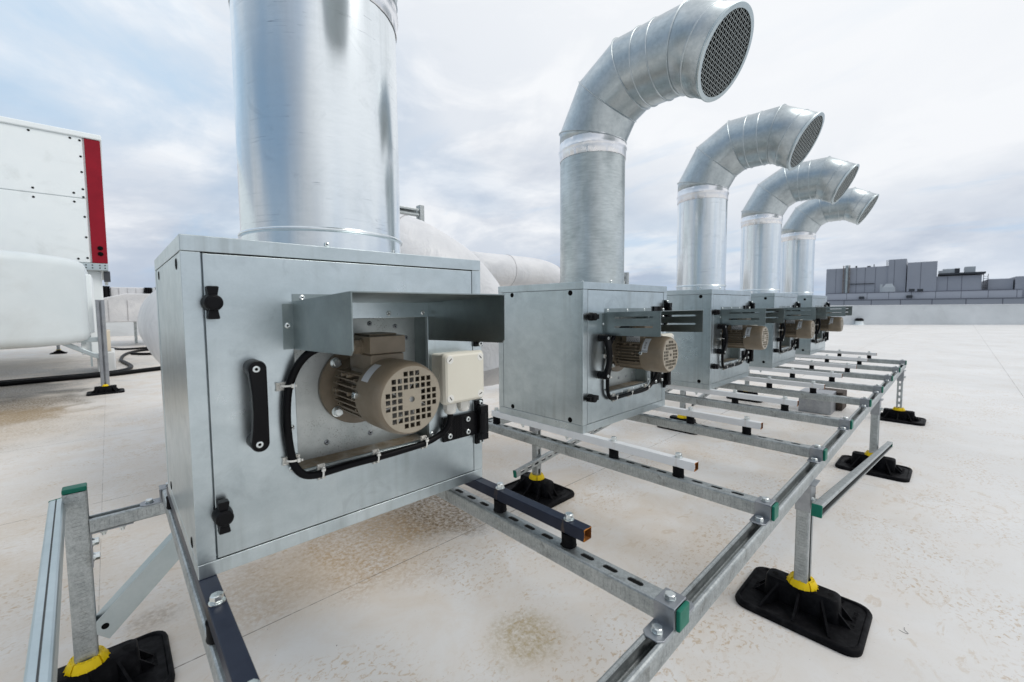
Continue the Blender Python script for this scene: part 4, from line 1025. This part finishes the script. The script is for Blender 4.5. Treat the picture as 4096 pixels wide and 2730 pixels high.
# ------------------------------------------------------------ exhaust ducts
def make_duct(cx, cy, z0, R, rise, label, riser_mat, base_bead, sc=1.0, reach=.395):
    r = root('exhaust_duct', L(cx, cy, z0), label, 'duct', 'gooseneck exhaust ducts on the cabinets')
    n = 72; k15 = 1/cos(radians(15))
    def rg(d, z, th, rad, nn=n):
        th = radians(th); k = k15 if False else 1
        return [(rad*cos(2*pi*i/nn), -d-rad*sin(2*pi*i/nn)*cos(th), z+rad*sin(2*pi*i/nn)*-sin(th)*-1*-1) for i in range(nn)]
    def ring(d, z, th, rad, kx=1.0, nn=n):
        # circle in plane normal to (0,-sin th, cos th), stretched by kx in the bend plane
        th = radians(th); u = (0, -cos(th), -sin(th)); o = []
        for i in range(nn):
            a = 2*pi*i/nn; o.append((rad*cos(a), -d+rad*kx*sin(a)*u[1], z+rad*kx*sin(a)*u[2]))
        return o
    def bead(m, d, z, th, rad, kx=1.0, w_=.0065, h=.008):
        thr = radians(th); ax = (0, -sin(thr), cos(thr)); R1 = []
        for off, hh in ((-w_, 0), (-w_*.6, h*.8), (0, h), (w_*.6, h*.8), (w_, 0)):
            q = ring(d, z, th, rad+hh, kx); R1.append([(a, b+ax[1]*off, c+ax[2]*off) for a, b, c in q])
        m.loft(R1, (False, False))
    zt = rise   # height of first mitre above lid
    m = MB(); zs = [.0, .02]+[zt*.1*k for k in range(1, 9)]+[zt-.168]
    m.loft([ring(0, z, 0, R-.0015) for z in zs], (False, False))
    if base_bead:
        bead(m, 0, .052*sc if base_bead == 1 else .080, 0, R-.002, 1, .009, .010)
    riser = m.build('riser', riser_mat, r, sharp=50)
    m = MB(); rg_ = random.Random(2); rings = []
    prof = [(zt-.168, 0), (zt-.166, .003), (zt-.120, .004), (zt-.106, .0065), (zt-.098, .011), (zt-.090, .0065), (zt-.060, .004), (zt-.042, .0035), (zt-.041, 0)]
    for z, h in prof:
        q = ring(0, z, 0, R+h, 1, 144)
        rings.append([(a*(1+.0022*sin(k*.9+z*30)*(h > .002)+.002*(rg_.random()-.5)*(h > .002)), b*(1+.0022*sin(k*.9+z*30)*(h > .002)+.002*(rg_.random()-.5)*(h > .002)), c+.0025*(rg_.random()-.5)) for k, (a, b, c) in enumerate(q)])
    m.loft(rings, (False, False)); m.build('tape_band', Z_tape, r, sharp=60)
    # elbow: gore segments 0-30-60-90 then straight coupling, then 120
    P0 = (0, zt); a1 = .262*sc; a2 = .228*sc
    P1 = (P0[0]+a1*sin(radians(30)), P0[1]+a1*cos(radians(30)))
    P2 = (P1[0]+a2*sin(radians(60)), P1[1]+a2*cos(radians(60)))
    P3 = (P2[0]+reach*sc, P2[1]); P4 = (P3[0]+.252*sc*sin(radians(120)), P3[1]+.252*sc*cos(radians(120)))
    m = MB()
    def seg(A, tA, kA, B, tB, kB):
        m.loft([ring(A[0], A[1], tA, R, kA), ring(B[0], B[1], tB, R, kB)], (False, False))
    seg((0, zt-.043), 0, 1, P0, 15, k15); seg(P0, 15, k15, P1, 45, k15); seg(P1, 45, k15, P2, 75, k15)
    seg(P2, 75, k15, P3, 105, k15); seg(P3, 105, k15, P4, 120, 1)
    el = m.build('elbow', Z_elbow, r, sharp=12, solid=.002)
    m = MB()
    for (d, z), th, kx in ((P0, 15, k15), (P1, 45, k15), (P2, 75, k15), (P3, 105, k15)): bead(m, d, z, th, R-.001, kx, .0042, .0105)
    for d in (P2[0]+.112*sc, P2[0]+.222*sc): bead(m, d, P2[1], 90, R-.001, 1, .006, .0085)
    q = .135*sc; bead(m, P3[0]+q*sin(radians(120)), P3[1]+q*cos(radians(120)), 120, R-.001, 1, .006, .008)
    m.build('seam_bead', Z_elbow, el, sharp=60)
    m = MB(); ri = R-.010  # added inner shell, coloured near black in place of the shade within
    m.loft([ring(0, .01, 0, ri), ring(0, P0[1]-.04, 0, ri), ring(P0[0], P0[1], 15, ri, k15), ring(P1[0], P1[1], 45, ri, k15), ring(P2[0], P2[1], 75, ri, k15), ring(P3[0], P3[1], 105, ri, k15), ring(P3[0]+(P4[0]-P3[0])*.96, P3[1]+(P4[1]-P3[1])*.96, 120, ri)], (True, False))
    m.build('inner_shade_shell', ductShadeM, r, sharp=12)
    m = MB(); d, z = P4; ax = (0, -sin(radians(120)), cos(radians(120)))
    def off(q, o): return [(a, b+ax[1]*o, c+ax[2]*o) for a, b, c in q]
    m.loft([off(ring(d, z, 120, R+.001), -.012), off(ring(d, z, 120, R+.006), -.006), off(ring(d, z, 120, R+.009), .0), off(ring(d, z, 120, R+.006), .006), off(ring(d, z, 120, R-.004), .007), off(ring(d, z, 120, R-.020), .006), off(ring(d, z, 120, R-.020), .000), off(ring(d, z, 120, R-.004), -.012)], (False, False))
    m.build('outlet_rim', Z_smooth, r, sharp=40)
    # wire mesh
    m = MB(); pitch = .0205*sc; rr = .0013; Rm = R-.017
    th = radians(120); u = Vector((0, -cos(th), -sin(th))); v = Vector((1, 0, 0)); c = Vector((0, -d, z))+Vector(ax)*(-.001); axv = Vector(ax)
    kmax = int(Rm/pitch)
    for k in range(-kmax, kmax+1):
        o = k*pitch; h = sqrt(max(0, Rm*Rm-o*o))
        nseg = max(4, int(2*h/pitch)*2)
        for A, B, sg in ((u, v, 1), (v, u, -1)):
            pts = []
            for i in range(nseg+1):
                s_ = -h+2*h*i/nseg; ph = sin(pi*(s_/pitch)+(k % 2)*pi)*sg
                pts.append(c+A*o+B*s_+axv*(ph*.0016))
            m.sweep(pts, rr, n=4, sub=1, caps=(False, False))
    m.build('wire_mesh', Z_strutplain, r, sharp=80)
    # blind core so that the duct reads as deep and dark
    for a in (200, 250, 305, 340):
        a = radians(a); inst(T_rivet, 'rivet', riser, ((R-.0005)*cos(a), (R-.0005)*sin(a), .024), (pi/2, 0, a+pi/2))
    for d_, a in ((P2[0]+.15*sc, 195), (P1[0]-.02, 0)):
        pass
    return r
Z_strutplain = mat('galvanised_wire', (.50,.54,.54), .42, 1)
make_duct(.553, .410, 1.0, .317, 1.135, 'huge shiny exhaust duct rising out of frame from the nearest cabinet', Z_pipe, 2, 1.33)
d2 = make_duct(2.5406, .4306, .9416, .2386, 1.0885, 'dull grey ribbed looking exhaust duct with its meshed mouth at the top of the picture', Z_dull, 0, reach=.378)
d3 = make_duct(4.454, .400, .9416, .2386, 1.0885, 'bright exhaust duct on the third cabinet, largest of the three smooth ones', Z_pipe, 1, reach=.340); d3.rotation_euler = (0, 0, .040)
for x, y, lb in ((6.424, .405, 'bright exhaust duct on the fourth cabinet, between two similar ones'), (8.439, .42, 'smallest looking bright exhaust duct, on the farthest cabinet')):
    o = copy_tree(d3); o.location = L(x, y, .9416); o.rotation_euler = (0, 0, .048 if x < 7 else .034); tag(o, lb)

# ------------------------------------------------------------ insulated ducts behind the cabinets
def big_duct(name, pts, rad, label, seams=(), sub=8, n=56, cap=True):
    P = spline([Vector(p) for p in pts], sub); o0 = P[0]
    r = root(name, L(o0.x, o0.y, -G), label, 'insulated duct', 'ducts wrapped in white insulation')
    base = Vector((o0.x, o0.y, -G)); rg = random.Random(9)
    m = MB(); rings = []; prev = None
    for i, p in enumerate(P):
        t = (P[min(i+1, len(P)-1)]-P[max(i-1, 0)]).normalized()
        if prev is None: u = t.cross(Vector((0,0,1)) if abs(t.z) < .9 else Vector((1,0,0))).normalized()
        else: u = (prev-t*prev.dot(t)).normalized()
        prev = u; v = t.cross(u); ring = []
        for k in range(n):
            a = 2*pi*k/n; rr = rad*(1+.006*sin(3*a+i*.7)+.006*sin(5*a-i*1.1)+.004*(rg.random()-.5))
            ring.append(p+u*rr*cos(a)+v*rr*sin(a)-base)
        rings.append(ring)
    m.loft(rings); b = m.build('wrap', wrap, r, sharp=50)
    for s_ in seams:
        i = min(int(s_*(len(P)-1)), len(P)-2); m = MB(); c = sum((Vector(q) for q in rings[i]), Vector())/n
        m.sweep([c+(Vector(q)-c)*1.002 for q in rings[i]], .006, n=5, sub=1, closed=True); m.build('wrap_seam', seamW, b)
    return r
seamW = mat('wrap_joint', (.45,.44,.45), .6)
du = big_duct('insulated_duct', [(.70, 6.0, .62), (.66, 4.2, .62), (.66, 3.2, .62), (.85, 2.75, .58), (1.3, 2.62, .50), (2.2, 2.60, .42), (3.1, 2.60, .38), (3.75, 2.6, .38)], .575, 'very large white wrapped duct whose rounded end bulges left of the nearest cabinet', (.42, .7))
for sx_, sy_ in ((0, -1.0), (1.2, -3.4)):
    m = MB(); m.box(sx_-.03, sx_+.03, sy_-.45, sy_-.39, 0, .78); m.box(sx_-.03, sx_+.03, sy_+.39, sy_+.45, 0, .78); m.box(sx_-.032, sx_+.032, sy_-.46, sy_+.46, .72, .79)
    m.box(sx_-.12, sx_+.12, sy_-.55, sy_-.29, 0, .02); m.box(sx_-.12, sx_+.12, sy_+.29, sy_+.55, 0, .02); m.build('support_frame', Z_plate, du)
big_duct('insulated_duct', [(1.5, 6.5, 1.25), (1.68, 4.2, 1.30), (1.9, 3.3, 1.30), (2.2, 2.90, 1.22), (2.62, 2.68, .98), (2.96, 2.60, .58), (3.06, 2.60, .15)], .625, 'very large white wrapped elbow bending down behind the nearest cabinet', (.38, .52))
big_duct('insulated_duct', [(3.2, 4.6, 1.42), (3.9, 4.05, 1.42), (5.0, 4.0, 1.42), (5.9, 4.0, 1.40), (6.4, 4.0, 1.22), (6.68, 4.0, .8), (6.75, 4.0, .1), (6.75, 4.0, -.95)], .285, 'smaller white wrapped duct seen between the nearest cabinet and the second duct', (.30, .50, .62))
r = root('duct_gantry', L(2.78, 3.2, -G), 'galvanised strut frame standing above the big white elbow', 'frame')
m = MB(); m.M = Matrix.Rotation(-pi/2, 4, 'Y'); strut(m, 3.06, True, w=.09, h=.062); m.build('post', Z_strut, r, solid=.0036)
m = MB(); m.M = Matrix.Translation((-.05, -.02, 2.965)) @ Matrix.Rotation(pi, 4, 'Z') @ Matrix.Rotation(pi/2, 4, 'X'); strut(m, 1.3, False, w=.085, h=.062); m.build('crossbar', Z_strut, r, solid=.0036)
m = MB(); m.M = Matrix.Translation((-1.25, 0, 0)) @ Matrix.Rotation(-pi/2, 4, 'Y'); strut(m, 2.95, True, w=.09, h=.062); m.build('post', Z_strut, r, solid=.0036)
r = root('strut_post', L(7.30, 3.0, -G), 'galvanised strut post whose top shows just right of the dull duct', 'post')
m = MB(); m.M = Matrix.Rotation(-pi/2, 4, 'Y'); strut(m, 2.44, True, w=.10, h=.062); m.build('post', Z_strut, r, solid=.0036)
m = MB(); m.box(-.12, .12, -.12, .12, 0, .02); m.build('base_plate', Z_plate, r)

# ------------------------------------------------------------ air handling unit at the left
r = root('air_handler', L(-.09, 14.0, -G), 'huge white air handling unit with a dark red corner strip at the left edge', 'air handler')
GZ = G
m = MB()
m.box(-22, -.33, 0, 9, 2.03+GZ, 3.665+GZ-.005); m.box(-22, -.33, 0, 9, 3.665+GZ+.005, 5.20+GZ)  # unseen left run lengthened to shade the deck beneath
m.build('panel', ahuW, r, bevel=.02)
m = MB(); m.box(-22, -.02, .04, 9, 2.05+GZ, 5.19+GZ); m.build('core', ahuW, r)
m = MB(); m.box(-.33+.03, 0, -.02, .05, 2.03+GZ, 5.19+GZ); m.build('corner_strip', ahuR, r, bevel=.01)
m = MB(); m.box(-22.05, .03, -.05, 9.05, 5.20+GZ, 5.34+GZ); m.build('top_rail', ahuW, r, bevel=.03)
m = MB(); m.box(-22, .0, -.03, .10, 1.84+GZ, 2.02+GZ); m.box(-.10, .0, .10, 9, 1.84+GZ, 2.02+GZ); br = m.build('base_rail', Z_smooth, r, bevel=.01)
m = MB()
for x in (-.42, -.30, -.16, -.06):
    for z in (1.90, 1.97): m.cyl((x, -.032, z+GZ), (x, -.036, z+GZ), .016, n=8)
m.build('rail_hole_shade', holeM, br)
m = MB(); m.box(-.62, -.14, .2, 1.6, .62, 1.84+GZ); m.build('lower_section', ahuW, r, bevel=.02)
m = MB(); m.box(-.46, -.42, .10, .14, .3, 1.83+GZ); m.box(-.6, -.52, .15, .19, .9, 1.60+GZ); m.build('drain_pipe', Z_smooth, r)
m = MB()
def hole(x, z, rr=.026): m.lathe((x, -.0005, z+GZ), (0,-1,0), [(0, rr), (.006, rr), (.008, rr*.7)], 12)
for z in (5.12, 4.72, 4.33, 3.90, 3.70, 3.20, 2.68, 2.15): hole(-.38, z)
for x in (-.55, -1.25, -2.1, -3.0, -4): 
    for z in (5.14, 3.78, 3.56, 2.12): hole(x, z)
m.build('panel_screw', holeM, r)
m = MB()
for z in (2.42, 2.27): m.lathe((-.13, -.021, z+GZ), (0,-1,0), [(0, .055), (.012, .055), (.016, .045)], 20)
m.build('cable_entry', holeM, r)
m = MB(); m.box(-.10, .03, .10, .16, 1.55+GZ, 1.83+GZ); m.build('bracket', darkst, r)
# white rectangular duct with rounded end in front of it
r = root('insulated_duct', L(-1.8, 11.9, -G), 'wide white wrapped duct with rounded end below the air handling unit', 'insulated duct', 'ducts wrapped in white insulation')
def rrect(hy, hz, c, x, cz, bulge=0):
    P = []
    for sy, sz, a0 in ((1, 1, 0), (-1, 1, pi/2), (-1, -1, pi), (1, -1, 3*pi/2)):
        for k in range(7): a = a0+k*pi/12; P.append((x+bulge*0, sy*(hy-c)+c*cos(a), cz+sz*(hz-c)+c*sin(a)))
    return P
m = MB(); rings = []  # run far out of view added to cast shade on the deck
for k, (x, f, cz) in enumerate(((-20, 1.10, 2.10), (-6, 1.08, 2.08), (-4, 1.05, 2.05), (-2.4, 1.02, 2.02), (-1.2, 1.0, 2.0), (-.3, 1.0, 1.99), (.55, .985, 1.98), (.95, .96, 1.97), (1.14, .92, 1.97), (1.24, .87, 1.965), (1.27, .80, 1.965))):
    yo = -.75*cos(pi/2*min(1, max(0, (x+.3)/1.6))); rings.append([(p[0]+.07, p[1]+yo, p[2]) for p in rrect(1.15*f, .905*f, .20*f, x, cz)])
m.loft(rings); wr = m.build('wrap', wrap2, r, sharp=50)
m = MB(); m.box(1.272, 1.42, -.70, .7, 1.3, 2.55); m.build('flange', ahuW, r, bevel=.02)
# strut post with foot in front
lp = copy_tree(lg)
lp.location = L(-.270, 11.05, -G); tag(lp, 'distant strut post on a rubber foot under the white air handling unit'); lp['group'] = 'support legs on rubber feet'
for ch in list(lp.children):
    if ch.name.startswith(('angle_bracket', 'end_cap', 'post')):
        for g_ in list(ch.children): bpy.data.objects.remove(g_)
        bpy.data.objects.remove(ch)
lp.scale = (1.0, 1.0, 1.0)
m = MB(); m.M = Matrix.Translation((0, 0, .155)) @ Matrix.Rotation(-pi/2, 4, 'Y'); strut(m, 1.85, False, w=.135, h=.09); m.build('post', Z_plate, lp, solid=.006)
def arm(p0, p1, label, w=.07, mm=None):
    mt, ln = frame_mtx(p0, p1, (0, 0, 1)); rr_ = root('side_bracket', None, label, 'bracket', mtx=mt)
    m = MB(); strut(m, ln, False, w=w, h=w*.8); m.build('channel', mm or Z_smooth, rr_, solid=.005); return rr_
arm((-2.2, 11.15, .17), (-.30, 11.15, .17), 'horizontal arm fixed to the distant strut post under the white duct', .12)
arm((-.86, 11.17, .12), (-.30, 11.17, -.24), 'diagonal arm bracing the distant strut post', .10)
lf = copy_tree(lp); lf.location = L(-1.74, 24.1, -G); tag(lf, 'small far away rubber foot glimpsed beneath the wide white duct')
lf.rotation_euler = (0, 0, 0)
# timber block and white plinth under the unit
r = root('timber_block', L(-.26, 15.0, -G+.62), 'cream coloured board block resting on the white plinth below the air handler', 'block')
m = MB(); m.box(-.13, .12, 0, 1.2, 0, .58); m.build('block', woodM, r, bevel=.01)
r = root('plinth', L(-.26, 15.0, -G), 'white membrane covered plinth under the cream block', 'plinth')
m = MB(); m.box(-.18, .2, -.05, 1.5, 0, .61); m.build('wrap', membW, r, bevel=.04)
# far white rectangular ducts
def boxduct(name, x0, x1, y, z0, z1, dpt, label, slope=0):
    r = root(name, L(x0, y, -G), label, 'insulated duct', 'ducts wrapped in white insulation'); w_ = x1-x0
    m = MB(); rings = []
    xs = [0, .30, .32, .95, 1.0, 1.6, 2.2, 2.9, 3.6, 4.5, w_] if slope else [w_*k/8 for k in range(9)]
    for k, x in enumerate(xs):
        zz = z1-(slope*(1-min(x/.85, 1)) if slope else 0); d = .012*(k % 2)
        rings.append([(x, 0-d, z0+G), (x, dpt, z0+G), (x, dpt, zz+G), (x, 0-d, zz+G)])
    m.loft(rings); m.build('wrap', wrap, r, sharp=30, bevel=.05)
    m = MB()
    for x in xs[2:-1:2]:
        m.box(x-.01, x+.01, -.03, -.012, z0+G+.05, z1+G-slope-.05)
    m.build('wrap_seam', seamW, r)
    m = MB()
    for x in (1.75, w_-.5): m.box(x, x+.12, .2, .32, 0, z0+G)
    m.build('leg', Z_dull, r); return r
boxduct('insulated_duct', -.45, 8, 26.0, .22, 1.60, 2.6, 'white wrapped rectangular duct far behind, left of the nearest cabinet', .28)
boxduct('insulated_duct', -.02, 1.32, 28.5, 1.20, 2.00, 1.6, 'short white duct section lying behind the far rectangular duct')
for x0_, x1_, y_, z0_, z1_, lb_ in ((-.55, -.03, 28.0, 1.45, 2.02, 'black flexible duct connector beside the air handler, far behind'), (1.34, 1.62, 28.3, 1.50, 2.00, 'black flexible connector between the far white ducts')):
    r = root('duct_connector', L(x0_, y_, -G), lb_, 'connector')
    m = MB(); n_ = 6
    m.loft([[(( x1_-x0_)*k/n_, .03*(k % 2), z0_+G), ((x1_-x0_)*k/n_, 1.5, z0_+G), ((x1_-x0_)*k/n_, 1.5, z1_+G), ((x1_-x0_)*k/n_, .03*(k % 2), z1_+G)] for k in range(n_+1)])
    m.build('bellows', black, r)
    m = MB(); m.box(.02, .08, .4, .48, 0, z0_+G); m.build('leg', Z_dull, r)
r = root('louvred_hood', L(1.64, 28.3, -G), 'ribbed pale hood at the right end of the far ducts', 'hood')
m = MB()
for k in range(6): m.box(.02+k*.14, .13+k*.14, 0, 1.4, 1.5+G, 2.0+G+.05*k)
m.box(.02, .9, .05, 1.35, 1.48+G, 1.56+G)
m.build('fins', whiteun, r)
m = MB(); m.box(.3, .42, .5, .6, 0, 1.5+G); m.build('leg', Z_dull, r)

# cables on the deck
def floor_cable(pts, rad, label, group='black cables lying on the roof'):
    P = [Vector((x, y, rad)) for x, y in pts]; o0 = P[0].copy(); o0.z = 0
    m = MB(); m.sweep([p-o0 for p in P], rad, n=10, sub=8); o = m.build('cable', cableM)
    o.location = (o0.x*S, o0.y*S, 0); return tag(o, label, 'cable', group)
floor_cable([(-7, 13.2), (-4, 13.6), (-2.1, 13.9), (-1.0, 14.0), (-.1, 14.1), (.8, 14.5), (2.2, 14.9), (5, 15.4)], .060, 'thick black cable on the roof running behind the distant rubber foot')
floor_cable([(-7, 13.5), (-4, 13.85), (-2.1, 14.12), (-1.0, 14.2), (-.1, 14.32), (.8, 14.72), (2.2, 15.3), (5, 15.8)], .050, 'second black cable lying close beside the thick one')
floor_cable([(-7, 13.9), (-2.0, 14.4), (-.6, 14.5), (.0, 14.8), (.27, 15.6), (.25, 16.7), (.10, 18.4), (.20, 20.3), (.42, 21.6), (.9, 22.6), (2.2, 23.0)], .050, 'black cable making an S bend on the roof before the far ducts')
floor_cable([(.45, 21.0), (.9, 20.4), (1.8, 20.0), (3, 20.0)], .050, 'short black cable branch near the S bend')
floor_cable([(-.4, 26.9), (.0, 24.6), (.4, 23.9), (1.4, 24.2), (3, 24.4)], .045, 'black cable curling on the roof below the far white duct')
# small things lying about
def pebble(x, y, s_, label, mm=stone):
    m = MB(); rg = random.Random(int(x*100)); n = 9
    R1 = []
    for z, q in ((0, .6), (.25, 1), (.6, .9), (.85, .5)): R1.append([(s_*q*cos(2*pi*k/n)*(1.3+.2*rg.random()), s_*q*sin(2*pi*k/n)*(.8+.2*rg.random()), z*s_*.8) for k in range(n)])
    m.loft(R1); o = m.build('pebble', mm); o.location = L(x, y, -G); return tag(o, label, 'pebble')
pebble(4.62, -.47, .022, 'small brown pebble on the roof between the cross channels')
m = MB(); m.sweep([(0, 0, .001), (-.008, -.026, .001), (.0, -.038, .001), (.02, -.022, .002), (.045, -.02, .001)], .0009, n=6, sub=5); o = m.build('wire_offcut', darkst); o.location = L(2.92, -1.33, -G); tag(o, 'tiny bent wire offcut lying right of the nearest rubber foot', 'wire')
